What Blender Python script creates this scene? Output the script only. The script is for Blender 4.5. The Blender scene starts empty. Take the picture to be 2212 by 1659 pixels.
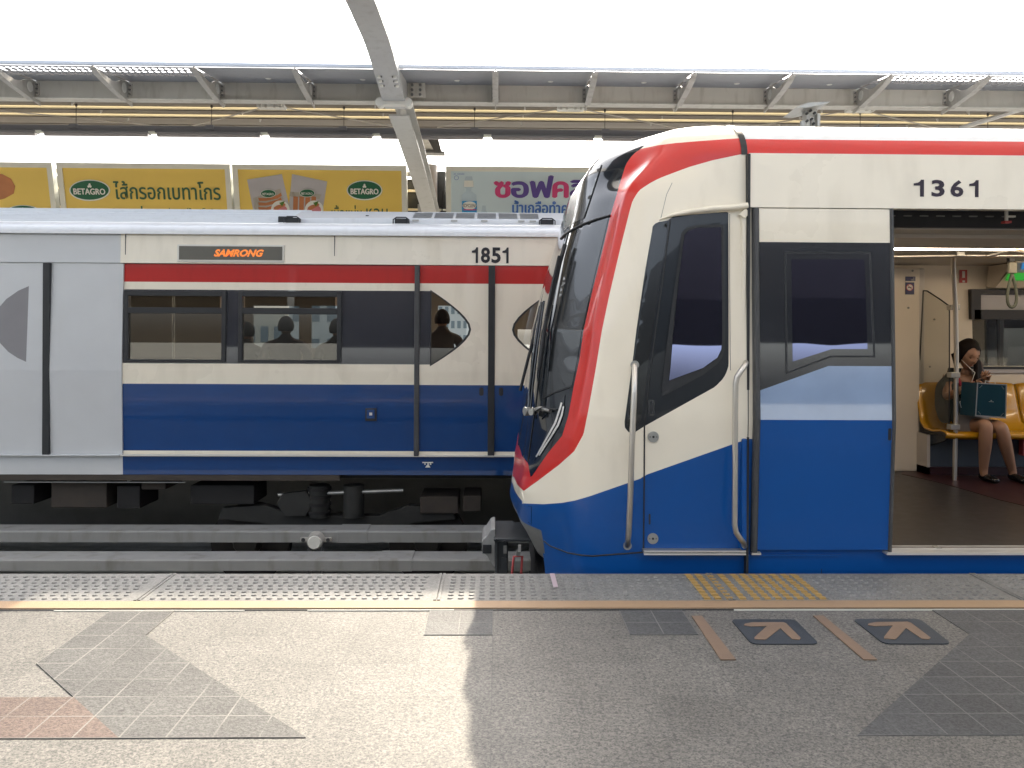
import bpy, math, random
from mathutils import Vector, Matrix, geometry, noise
from mathutils.bvhtree import BVHTree
random.seed(7)
V = Vector
sc = bpy.context.scene
COL = sc.collection

# ------------------------------------------------------------------ camera
FX = 1767.0; CX = 1106.0; CYH = 726.0; EYE = 1.32
YAW = 0.0182; ROLL = 0.0051
CAMP = V((0, 0, EYE))
FW = V((math.sin(YAW), math.cos(YAW), 0))
_r0 = V((math.cos(YAW), -math.sin(YAW), 0)); _u0 = V((0, 0, 1))
RT = _r0*math.cos(ROLL) + _u0*math.sin(ROLL)
UP = -_r0*math.sin(ROLL) + _u0*math.cos(ROLL)
cam_d = bpy.data.cameras.new('camera'); cam = bpy.data.objects.new('camera', cam_d); COL.objects.link(cam)
m = Matrix.Identity(4)
for i, c in enumerate((RT, UP, -FW)):
    for j in range(3): m[j][i] = c[j]
for j in range(3): m[j][3] = CAMP[j]
cam.matrix_world = m
cam_d.sensor_width = 36; cam_d.lens = 36*FX/2212.0
cam_d.shift_y = (CYH-829.5)/2212.0
cam_d.clip_start = 0.05; cam_d.clip_end = 3000
sc.camera = cam
# ------------------------------------------------------------------ light
SUN = V((0.275, 1.17, 1.0)).normalized()
elev = math.asin(SUN.z); azim = math.atan2(SUN.x, SUN.y)
world = bpy.data.worlds.new("World"); sc.world = world; world.use_nodes = True
nt = world.node_tree; nt.nodes.clear()
sky = nt.nodes.new('ShaderNodeTexSky'); sky.sky_type = 'NISHITA'; sky.sun_disc = False
sky.sun_elevation = elev; sky.sun_rotation = azim
sky.air_density = 1.0; sky.dust_density = 6.0; sky.ozone_density = 0.6
hsv = nt.nodes.new('ShaderNodeHueSaturation'); hsv.inputs['Saturation'].default_value = 0.45
bg = nt.nodes.new('ShaderNodeBackground'); bg.inputs['Strength'].default_value = 0.15
out = nt.nodes.new('ShaderNodeOutputWorld')
nt.links.new(sky.outputs[0], hsv.inputs['Color']); nt.links.new(hsv.outputs[0], bg.inputs[0]); nt.links.new(bg.outputs[0], out.inputs[0])
ld = bpy.data.lights.new('sun', 'SUN'); ld.energy = 2.0; ld.angle = math.radians(0.6); ld.color = (1, 0.88, 0.70)
lo = bpy.data.objects.new('sun', ld); COL.objects.link(lo); lo.rotation_mode = 'QUATERNION'; lo.rotation_quaternion = SUN.to_track_quat('Z', 'Y')
lo.location = (4, 20, 20)
vs = sc.view_settings; vs.view_transform = 'Standard'; vs.look = 'None'; vs.gamma = 1; vs.exposure = 2.02
sc.cycles.max_bounces = 8; sc.cycles.diffuse_bounces = 4; sc.cycles.glossy_bounces = 4; sc.cycles.transparent_max_bounces = 24
sc.cycles.use_denoising = True
sc.cycles.sample_clamp_indirect = 6

# ------------------------------------------------------------------ projection helpers (2212 x 1659 picture units)
def ray(px, py): return FW + RT*((px-CX)/FX) + UP*((CYH-py)/FX)
def P(px, py, Y): d = ray(px, py); return CAMP + d*(Y/d.y)
def PZ(px, py, z): d = ray(px, py); return CAMP + d*((z-EYE)/d.z)
def PX(px, py, X): d = ray(px, py); return CAMP + d*(X/d.x)
def PPL(px, py, p0, n): d = ray(px, py); return CAMP + d*((p0-CAMP).dot(n)/d.dot(n))
def proj(v):
    d = v-CAMP; w = d.dot(FW)
    return (CX+FX*d.dot(RT)/w, CYH-FX*d.dot(UP)/w)
def q(px, py, Y): p = P(px, py, Y); return (p.x, p.z)
def interp(tab, x):
    if x <= tab[0][0]: return tab[0][1]
    for (a, b), (c, d) in zip(tab, tab[1:]):
        if x <= c: return b+(d-b)*(x-a)/(c-a)
    return tab[-1][1]
def inpoly(x, y, poly):
    c = False; n = len(poly); j = n-1
    for i in range(n):
        xi, yi = poly[i]; xj, yj = poly[j]
        if (yi > y) != (yj > y) and x < (xj-xi)*(y-yi)/(yj-yi)+xi: c = not c
        j = i
    return c
def sdist(x, y, poly):
    best = 1e18; n = len(poly)
    for i in range(n):
        ax, ay = poly[i]; bx, by = poly[(i+1) % n]
        dx, dy = bx-ax, by-ay; L = dx*dx+dy*dy
        t = max(0, min(1, ((x-ax)*dx+(y-ay)*dy)/L)) if L > 0 else 0
        ex, ey = ax+dx*t-x, ay+dy*t-y; d = ex*ex+ey*ey
        if d < best: best = d
    best = math.sqrt(best)
    return best if inpoly(x, y, poly) else -best

# ------------------------------------------------------------------ materials
M = {}
def mat(name, col, rough=0.5, metal=0.0, coat=0.0, spec=0.5, var=0.06, vscale=3.0, bump=0.0, bscale=40.0, emit=None, estr=0.0, dirt=0.0, stretch=(1, 1, 1)):
    m = bpy.data.materials.new(name); m.use_nodes = True; n = m.node_tree.nodes; l = m.node_tree.links
    b = n['Principled BSDF']
    b.inputs['Roughness'].default_value = rough; b.inputs['Metallic'].default_value = metal
    b.inputs['Coat Weight'].default_value = coat; b.inputs['Coat IOR'].default_value = 2.3 if coat >= 1 else 1.5; b.inputs['Coat Roughness'].default_value = 0.03
    b.inputs['Specular IOR Level'].default_value = spec
    tc = n.new('ShaderNodeTexCoord'); mp = n.new('ShaderNodeMapping'); mp.inputs['Scale'].default_value = stretch
    l.new(tc.outputs['Object'], mp.inputs[0])
    nz = n.new('ShaderNodeTexNoise'); nz.inputs['Scale'].default_value = vscale; nz.inputs['Detail'].default_value = 6
    l.new(mp.outputs[0], nz.inputs['Vector'])
    mx = n.new('ShaderNodeMix'); mx.data_type = 'RGBA'
    a = [max(0, c*(1-var*2)) for c in col]; c2 = [min(1, c*(1+var*2)) for c in col]
    mx.inputs[6].default_value = (*a, 1); mx.inputs[7].default_value = (*c2, 1)
    l.new(nz.outputs['Fac'], mx.inputs[0])
    last = mx.outputs[2]
    if dirt > 0:
        n2 = n.new('ShaderNodeTexNoise'); n2.inputs['Scale'].default_value = vscale*4; n2.inputs['Detail'].default_value = 8
        mp2 = n.new('ShaderNodeMapping'); mp2.inputs['Scale'].default_value = (1, 1, .25)
        l.new(tc.outputs['Object'], mp2.inputs[0]); l.new(mp2.outputs[0], n2.inputs['Vector'])
        rp = n.new('ShaderNodeMapRange'); rp.inputs[1].default_value = .52; rp.inputs[2].default_value = .72; rp.inputs[3].default_value = 0; rp.inputs[4].default_value = dirt
        l.new(n2.outputs['Fac'], rp.inputs[0])
        m2 = n.new('ShaderNodeMix'); m2.data_type = 'RGBA'; m2.inputs[7].default_value = (col[0]*.45+.02, col[1]*.42+.015, col[2]*.36+.01, 1)
        l.new(rp.outputs[0], m2.inputs[0]); l.new(last, m2.inputs[6]); last = m2.outputs[2]
    l.new(last, b.inputs['Base Color'])
    rr = n.new('ShaderNodeMapRange'); rr.inputs[3].default_value = max(0, rough*.85); rr.inputs[4].default_value = min(1, rough*1.15)
    l.new(nz.outputs['Fac'], rr.inputs[0]); l.new(rr.outputs[0], b.inputs['Roughness'])
    if bump > 0:
        n3 = n.new('ShaderNodeTexNoise'); n3.inputs['Scale'].default_value = bscale; n3.inputs['Detail'].default_value = 3
        l.new(mp.outputs[0], n3.inputs['Vector'])
        bp = n.new('ShaderNodeBump'); bp.inputs['Strength'].default_value = bump; bp.inputs['Distance'].default_value = .01
        l.new(n3.outputs['Fac'], bp.inputs['Height']); l.new(bp.outputs[0], b.inputs['Normal'])
    if emit:
        b.inputs['Emission Color'].default_value = (*emit, 1); b.inputs['Emission Strength'].default_value = estr
    M[name] = m
    return m
CREAM = (0.84, 0.78, 0.65); BLUE = (0.003, 0.075, 0.30); RED = (0.58, 0.022, 0.016); BLK = (0.012, 0.016, 0.022)
mat('cream', CREAM, .28, coat=.5, var=.02, vscale=1.5, dirt=.16, bump=.02, bscale=2.5)
mat('blue', BLUE, .35, coat=.25, spec=.3, var=.03, bump=.03, bscale=2.2)
mat('red', RED, .3, coat=.4, spec=.3, var=.03)
mat('red_far', (0.46, .026, .022), .35, coat=.15, spec=.2, var=.04, dirt=.2)
mat('blue_far', (0.003, .048, .19), .3, coat=.7, spec=.25, var=.04, bump=.05, bscale=1.5)
mat('roof_white', (.74, .76, .78), .35, coat=.2, var=.03, dirt=.12)
mat('wrap_grey', (.55, .57, .59), .35, coat=.3, var=.03, bump=.03, bscale=1.2)
mat('grey_film', (.22, .215, .23), .4, var=.05)
mat('charcoal', (.024, .028, .036), .22, coat=1.0, spec=.3, var=.05, bump=.02, bscale=2)
mat('charcoal_far', (.035, .038, .05), .22, coat=1.0, spec=.3, var=.08, bump=.03, bscale=2)
mat('film_blue', (.27, .38, .58), .12, coat=1.0, var=.08, vscale=4)
mat('film_grey', (.17, .20, .21), .10, coat=1.0, var=.08, vscale=4)
mat('black_gloss', BLK, .12, coat=.5, var=.05)
mat('rubber', (.018, .02, .023), .55, var=.15, vscale=8)
mat('rubber_grey', (.06, .062, .065), .5, var=.15, vscale=8)
mat('steel', (.60, .57, .52), .38, metal=1, var=.03, vscale=12)
mat('steel_dull', (.42, .42, .40), .45, metal=.8, var=.1, vscale=10)
mat('alu', (.72, .71, .68), .35, metal=.6, var=.05)
mat('underframe', (.015, .014, .014), .8, var=.3, vscale=6)
mat('underframe_tan', (.05, .04, .032), .8, var=.25, vscale=6)
mat('bogie', (.022, .022, .02), .7, var=.3, vscale=9)
mat('valance', (.20, .20, .19), .5, var=.08, dirt=.3)
mat('coupler_dark', (.05, .055, .06), .5, metal=.3, var=.2, vscale=9)
mat('coupler_cast', (.38, .38, .37), .45, metal=.5, var=.15, vscale=14)
mat('warn_red', (.45, .06, .06), .5)
mat('concrete', (.22, .215, .20), .85, var=.15, bump=.4, bscale=60)
mat('trackbed', (.05, .048, .045), .9, var=.3, vscale=5, bump=.4)
mat('rail_cover', (.25, .25, .24), .55, var=.06, vscale=2, dirt=.6, stretch=(6, 1, 1))
mat('canopy_grey', (.30, .31, .33), .5, var=.05, dirt=.15)
mat('canopy_cream', (.56, .54, .48), .5, var=.05, dirt=.35)
mat('canopy_edge', (.62, .66, .72), .4, var=.03)
mat('bracket', (.44, .42, .38), .55, var=.08, dirt=.5)
mat('disc_white', (.70, .69, .63), .4)
mat('roof_brown', (.21, .185, .16), .7, var=.12, vscale=3)
mat('purlin', (.80, .74, .60), .45, var=.04)
mat('arch', (.50, .50, .48), .45, var=.05, dirt=.25)
mat('arch_sunlit', (.62, .55, .46), .45, var=.05)  # arch colour warmed, sunlight on its side put into the colour
mat('column', (.60, .54, .48), .55, var=.05, dirt=.3)
mat('lamp_body', (.17, .175, .19), .5, var=.06)
mat('lamp_tube', (.40, .38, .385), .3, var=.03)
mat('lamp_end', (.85, .88, .80), .4)
mat('rod', (.10, .09, .085), .6)
mat('rod_light', (.5, .46, .4), .5)
mat('board_frame', (.78, .79, .72), .45, var=.03)
mat('board_yellow', (.86, .62, .13), .35, var=.04, vscale=.8)
mat('board_blue', (.62, .76, .86), .3, var=.12, vscale=.5)
mat('board_blue_pale', (.55, .63, .70), .3, var=.03)
mat('logo_green', (.01, .13, .06), .4); mat('logo_white', (.8, .82, .78), .4); mat('ink_green', (.045, .13, .07), .5)
mat('ink_yellow', (.75, .6, .2), .4)
mat('ink_pink', (.62, .05, .20), .4); mat('ink_purple', (.10, .06, .30), .4); mat('ink_blue', (.05, .17, .55), .4)
mat('pack', (.50, .49, .52), .3, var=.1, vscale=2); mat('sausage', (.50, .19, .07), .35, var=.15); mat('ham', (.62, .22, .24), .4, var=.1)
mat('leaf', (.08, .2, .03), .5)
mat('bottle', (.50, .63, .72), .15, var=.08); mat('bottle_label', (.03, .32, .68), .35)
mat('ink_black', (.012, .012, .018), .5, var=.1)
mat('ink_violet', (.022, .012, .03), .5, var=.1)
mat('led_panel', (.12, .115, .095), .35, var=.06, vscale=6)
mat('led', (.8, .25, .05), .5, emit=(1, .22, .02), estr=.22)
mat('floor_in', (.032, .028, .027), .38, var=.1, vscale=14)
mat('floor_red', (.035, .010, .012), .38, var=.1)
mat('wall_in', (.62, .55, .45), .45, var=.03)
mat('wall_in_grey', (.47, .43, .38), .45, var=.03)
mat('ceiling_in', (.42, .39, .34), .5, var=.03)
mat('seat_yellow', (.48, .235, .010), .25, coat=.5, var=.04)
mat('seat_box', (.05, .065, .085), .5, var=.06)
mat('tube_light', (1, .9, .75), .5, emit=(1, .80, .58), estr=7)
mat('skin', (.30, .165, .105), .5, var=.05, vscale=8)
mat('lips', (.32, .09, .07), .45)
mat('eye', (.03, .02, .02), .3)
mat('hair', (.006, .003, .0025), .7, spec=.2, var=.3, vscale=40, stretch=(1, 1, .1))
mat('hair_brown', (.06, .026, .014), .45, var=.3, vscale=40, stretch=(1, 1, .1))
mat('cloth_black', (.012, .014, .018), .85, var=.2)
mat('cloth_red', (.22, .008, .025), .85, var=.1)
mat('cloth_grey', (.022, .032, .034), .85, var=.15, vscale=10)
mat('cloth_light', (.22, .2, .19), .85, var=.12, vscale=10)
mat('shoe', (.01, .01, .011), .25)
mat('bag_teal', (.006, .042, .068), .4, var=.05); mat('silver', (.5, .52, .54), .35, metal=.6)
mat('phone_gold', (.45, .30, .22), .3, metal=.6)
mat('cable_white', (.75, .75, .75), .5)
mat('sil_dark', (.09, .08, .08), .9); mat('sil_mauve', (.16, .14, .17), .9)  # silhouettes: shade inside the saloon put into the passengers' colours
mat('sticker_red', (.38, .03, .03), .4); mat('sticker_blue', (.02, .025, .10), .4); mat('sticker_white', (.6, .58, .55), .4)
mat('ad_blue', (.04, .25, .55), .4, emit=(.05, .3, .7), estr=.12); mat('ad_cyan', (.05, .55, .62), .4); mat('ad_green', (.03, .40, .05), .4, emit=(.03, .4, .05), estr=.15)
mat('ad_dark', (.09, .04, .04), .4); mat('ad_pale', (.35, .45, .5), .4)
mat('strap', (.07, .08, .06), .6); mat('strap_grip', (.22, .21, .17), .5)
mat('line_orange', (.35, .235, .14), .6, var=.05, vscale=6, bump=.2, bscale=200, dirt=.15)
mat('stripe_yellow', (.40, .26, .085), .65, var=.12, vscale=30, bump=.4, bscale=300)
mat('mark_dark', (.04, .048, .058), .6, var=.15, vscale=20, bump=.2, bscale=200)
mat('mark_orange', (.21, .145, .10), .6, var=.12, vscale=14, bump=.2, bscale=200)
mat('tape_pink', (.42, .34, .38), .5)
mat('bldg_white', (.62, .64, .62), .7, var=.05, vscale=.2); mat('bldg_grey', (.42, .46, .47), .7, var=.05, vscale=.2); mat('bldg_cream', (.58, .55, .47), .7, var=.05, vscale=.2)
mat('bldg_win', (.20, .25, .28), .3)
mat('ground', (.14, .14, .12), .9, var=.3, vscale=.05)
mat('foliage', (.05, .10, .03), .7, var=.4, vscale=3); mat('bark', (.10, .07, .05), .9)
mat('reflection_dark', (.008, .007, .007), .9, spec=.05, var=.2)  # nearly black face of the added reflection panels
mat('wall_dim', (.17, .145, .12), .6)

def glassmat(name, tint, refl, rough=0.0, base=.04, mxr=.9):
    m = bpy.data.materials.new(name); m.use_nodes = True; n = m.node_tree.nodes; l = m.node_tree.links; n.clear()
    o = n.new('ShaderNodeOutputMaterial'); tr = n.new('ShaderNodeBsdfTransparent'); tr.inputs[0].default_value = (*tint, 1)
    gl = n.new('ShaderNodeBsdfGlossy'); gl.inputs[0].default_value = (*refl, 1); gl.inputs['Roughness'].default_value = rough
    lw = n.new('ShaderNodeLayerWeight'); lw.inputs[0].default_value = .5
    mr = n.new('ShaderNodeMapRange'); mr.inputs[3].default_value = base; mr.inputs[4].default_value = mxr
    pw = n.new('ShaderNodeMath'); pw.operation = 'POWER'; pw.inputs[1].default_value = 3
    l.new(lw.outputs['Facing'], pw.inputs[0]); l.new(pw.outputs[0], mr.inputs[0])
    mx = n.new('ShaderNodeMixShader'); l.new(mr.outputs[0], mx.inputs[0]); l.new(tr.outputs[0], mx.inputs[1]); l.new(gl.outputs[0], mx.inputs[2]); l.new(mx.outputs[0], o.inputs[0])
    M[name] = m; return m
glassmat('glass_tint', (.50, .52, .52), (1, 1, 1), base=.13)
glassmat('glass_clear', (.84, .84, .82), (1, 1, 1), base=.015, mxr=.25)
def mirrorglass(name, base, refl, fac, mxr=.95):
    # coated, tinted glazing: dark body with a coloured reflection
    m = bpy.data.materials.new(name); m.use_nodes = True; n = m.node_tree.nodes; l = m.node_tree.links
    b = n['Principled BSDF']; b.inputs['Base Color'].default_value = (*base, 1); b.inputs['Roughness'].default_value = .25
    o = n['Material Output']
    gl = n.new('ShaderNodeBsdfGlossy'); gl.inputs[0].default_value = (*refl, 1); gl.inputs['Roughness'].default_value = .015
    nz = n.new('ShaderNodeTexNoise'); nz.inputs['Scale'].default_value = 2.5; nz.inputs['Detail'].default_value = 1
    tc = n.new('ShaderNodeTexCoord'); l.new(tc.outputs['Object'], nz.inputs['Vector'])
    bp = n.new('ShaderNodeBump'); bp.inputs['Strength'].default_value = .04; bp.inputs['Distance'].default_value = .02
    l.new(nz.outputs['Fac'], bp.inputs['Height']); l.new(bp.outputs[0], gl.inputs['Normal'])
    lw = n.new('ShaderNodeLayerWeight'); lw.inputs[0].default_value = .5
    pw = n.new('ShaderNodeMath'); pw.operation = 'POWER'; pw.inputs[1].default_value = 3
    mr = n.new('ShaderNodeMapRange'); mr.inputs[3].default_value = fac; mr.inputs[4].default_value = mxr
    l.new(lw.outputs['Facing'], pw.inputs[0]); l.new(pw.outputs[0], mr.inputs[0])
    mx = n.new('ShaderNodeMixShader'); l.new(mr.outputs[0], mx.inputs[0]); l.new(b.outputs[0], mx.inputs[1]); l.new(gl.outputs[0], mx.inputs[2]); l.new(mx.outputs[0], o.inputs[0])
    M[name] = m; return m
mirrorglass('cab_glass', (.006, .008, .02), (.50, .57, 1.0), .75)
mirrorglass('screen_glass', (.01, .012, .014), (.9, .95, 1), .02, .25)

def translucent(name, col):
    m = bpy.data.materials.new(name); m.use_nodes = True; n = m.node_tree.nodes; l = m.node_tree.links; n.clear()
    o = n.new('ShaderNodeOutputMaterial'); tr = n.new('ShaderNodeBsdfTranslucent'); tr.inputs[0].default_value = (*col, 1); l.new(tr.outputs[0], o.inputs[0]); M[name] = m
translucent('purlin_glow', (.52, .48, .38))
translucent('roof_fill', (.52, .52, .52))  # near canopy roof sheets, made translucent to add fill light
# ---- speckled granite paving with joints
def paving(name, c1, c2, joint, sx, sy, ox, oy, jw, speck=220.0, bump=.25, jf=1.0):
    m = bpy.data.materials.new(name); m.use_nodes = True; n = m.node_tree.nodes; l = m.node_tree.links
    b = n['Principled BSDF']; b.inputs['Roughness'].default_value = .6
    tc = n.new('ShaderNodeTexCoord'); sp = n.new('ShaderNodeSeparateXYZ'); l.new(tc.outputs['Object'], sp.inputs[0])
    def axis(o, off, s):
        a = n.new('ShaderNodeMath'); a.operation = 'SUBTRACT'; l.new(o, a.inputs[0]); a.inputs[1].default_value = off
        d = n.new('ShaderNodeMath'); d.operation = 'DIVIDE'; l.new(a.outputs[0], d.inputs[0]); d.inputs[1].default_value = s
        fl = n.new('ShaderNodeMath'); fl.operation = 'FLOOR'; l.new(d.outputs[0], fl.inputs[0])
        f = n.new('ShaderNodeMath'); f.operation = 'FRACT'; l.new(d.outputs[0], f.inputs[0])
        h = n.new('ShaderNodeMath'); h.operation = 'SUBTRACT'; h.inputs[1].default_value = .5; l.new(f.outputs[0], h.inputs[0])
        ab = n.new('ShaderNodeMath'); ab.operation = 'ABSOLUTE'; l.new(h.outputs[0], ab.inputs[0])
        g = n.new('ShaderNodeMath'); g.operation = 'GREATER_THAN'; g.inputs[1].default_value = .5-jw/s/2; l.new(ab.outputs[0], g.inputs[0])
        return fl.outputs[0], g.outputs[0]
    fx, gx = axis(sp.outputs[0], ox, sx); fy, gy = axis(sp.outputs[1], oy, sy)
    cb = n.new('ShaderNodeCombineXYZ'); l.new(fx, cb.inputs[0]); l.new(fy, cb.inputs[1])
    wn = n.new('ShaderNodeTexWhiteNoise'); l.new(cb.outputs[0], wn.inputs[0])
    jm = n.new('ShaderNodeMath'); jm.operation = 'MAXIMUM'; l.new(gx, jm.inputs[0]); l.new(gy, jm.inputs[1])
    vo = n.new('ShaderNodeTexVoronoi'); vo.inputs['Scale'].default_value = speck; l.new(tc.outputs['Object'], vo.inputs['Vector'])
    n1 = n.new('ShaderNodeTexNoise'); n1.inputs['Scale'].default_value = speck*.35; n1.inputs['Detail'].default_value = 3; l.new(tc.outputs['Object'], n1.inputs['Vector'])
    n2 = n.new('ShaderNodeTexNoise'); n2.inputs['Scale'].default_value = 1.3; n2.inputs['Detail'].default_value = 6; l.new(tc.outputs['Object'], n2.inputs['Vector'])
    sv = n.new('ShaderNodeSeparateXYZ'); l.new(vo.outputs['Color'], sv.inputs[0])
    mix0 = n.new('ShaderNodeMath'); mix0.operation = 'MULTIPLY_ADD'; l.new(sv.outputs[0], mix0.inputs[0]); mix0.inputs[1].default_value = .55; l.new(n1.outputs['Fac'], mix0.inputs[2])
    mr = n.new('ShaderNodeMapRange'); mr.inputs[1].default_value = .45; mr.inputs[2].default_value = 1.1; l.new(mix0.outputs[0], mr.inputs[0])
    mx = n.new('ShaderNodeMix'); mx.data_type = 'RGBA'; mx.inputs[6].default_value = (*c1, 1); mx.inputs[7].default_value = (*c2, 1); l.new(mr.outputs[0], mx.inputs[0])
    # tile to tile tone and stains
    tv = n.new('ShaderNodeMapRange'); tv.inputs[3].default_value = .90; tv.inputs[4].default_value = 1.06; l.new(wn.outputs[0], tv.inputs[0])
    sv2 = n.new('ShaderNodeMapRange'); sv2.inputs[1].default_value = .3; sv2.inputs[2].default_value = .7; sv2.inputs[3].default_value = .84; sv2.inputs[4].default_value = 1.08; l.new(n2.outputs['Fac'], sv2.inputs[0])
    mm0 = n.new('ShaderNodeMath'); mm0.operation = 'MULTIPLY'; l.new(tv.outputs[0], mm0.inputs[0]); l.new(sv2.outputs[0], mm0.inputs[1])
    v2 = n.new('ShaderNodeTexVoronoi'); v2.inputs['Scale'].default_value = 2.6; l.new(tc.outputs['Object'], v2.inputs['Vector'])
    sr = n.new('ShaderNodeMapRange'); sr.inputs[1].default_value = .018; sr.inputs[2].default_value = .034; sr.inputs[3].default_value = .55; sr.inputs[4].default_value = 1; l.new(v2.outputs['Distance'], sr.inputs[0])
    n4 = n.new('ShaderNodeTexNoise'); n4.inputs['Scale'].default_value = 5; n4.inputs['Detail'].default_value = 9; n4.inputs['Roughness'].default_value = .7; l.new(tc.outputs['Object'], n4.inputs['Vector'])
    s4 = n.new('ShaderNodeMapRange'); s4.inputs[1].default_value = .35; s4.inputs[2].default_value = .6; s4.inputs[3].default_value = .86; s4.inputs[4].default_value = 1.03; l.new(n4.outputs['Fac'], s4.inputs[0])
    mm1 = n.new('ShaderNodeMath'); mm1.operation = 'MULTIPLY'; l.new(mm0.outputs[0], mm1.inputs[0]); l.new(sr.outputs[0], mm1.inputs[1])
    mm = n.new('ShaderNodeMath'); mm.operation = 'MULTIPLY'; l.new(mm1.outputs[0], mm.inputs[0]); l.new(s4.outputs[0], mm.inputs[1])
    vm = n.new('ShaderNodeVectorMath'); vm.operation = 'SCALE'; l.new(mx.outputs[2], vm.inputs[0]); l.new(mm.outputs[0], vm.inputs['Scale'])
    mj = n.new('ShaderNodeMix'); mj.data_type = 'RGBA'; mj.inputs[7].default_value = (*joint, 1); l.new(vm.outputs[0], mj.inputs[6])
    jn = n.new('ShaderNodeTexNoise'); jn.inputs['Scale'].default_value = 3; l.new(tc.outputs['Object'], jn.inputs['Vector'])
    jr = n.new('ShaderNodeMapRange'); jr.inputs[1].default_value = .3; jr.inputs[2].default_value = .6; jr.inputs[3].default_value = .15*jf; jr.inputs[4].default_value = jf; l.new(jn.outputs['Fac'], jr.inputs[0])
    jj = n.new('ShaderNodeMath'); jj.operation = 'MULTIPLY'; l.new(jm.outputs[0], jj.inputs[0]); l.new(jr.outputs[0], jj.inputs[1]); l.new(jj.outputs[0], mj.inputs[0])
    l.new(mj.outputs[2], b.inputs['Base Color'])
    hs = n.new('ShaderNodeMath'); hs.operation = 'SUBTRACT'; l.new(mix0.outputs[0], hs.inputs[0])
    jj3 = n.new('ShaderNodeMath'); jj3.operation = 'MULTIPLY'; jj3.inputs[1].default_value = 3; l.new(jj.outputs[0], jj3.inputs[0]); l.new(jj3.outputs[0], hs.inputs[1])
    bp = n.new('ShaderNodeBump'); bp.inputs['Strength'].default_value = bump; bp.inputs['Distance'].default_value = .004
    l.new(hs.outputs[0], bp.inputs['Height']); l.new(bp.outputs[0], b.inputs['Normal'])
    M[name] = m; return m
TX, TY, TOX, TOY = .3035, .3055, -.013, 2.690
paving('pave_light', (.068, .068, .066), (.24, .228, .205), (.085, .085, .08), TX, TY, TOX, TOY, .0035, 190, jf=.8)
paving('pave_dark', (.05, .05, .049), (.125, .123, .118), (.20, .195, .18), TX/2, TY/2, TOX, TOY, .006, 190, .5)
paving('pave_mid', (.055, .057, .059), (.115, .117, .118), (.19, .19, .18), TX/2, TY/2, TOX, TOY, .005, 190, .5)
paving('pave_red', (.075, .050, .042), (.16, .115, .095), (.20, .19, .17), TX/2, TY/2, TOX, TOY, .006, 190, .5)
paving('edge_slab', (.155, .157, .155), (.26, .26, .25), (.2, .2, .2), 50, 50, 13.1, 17.3, .001, 150, .15)

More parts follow.
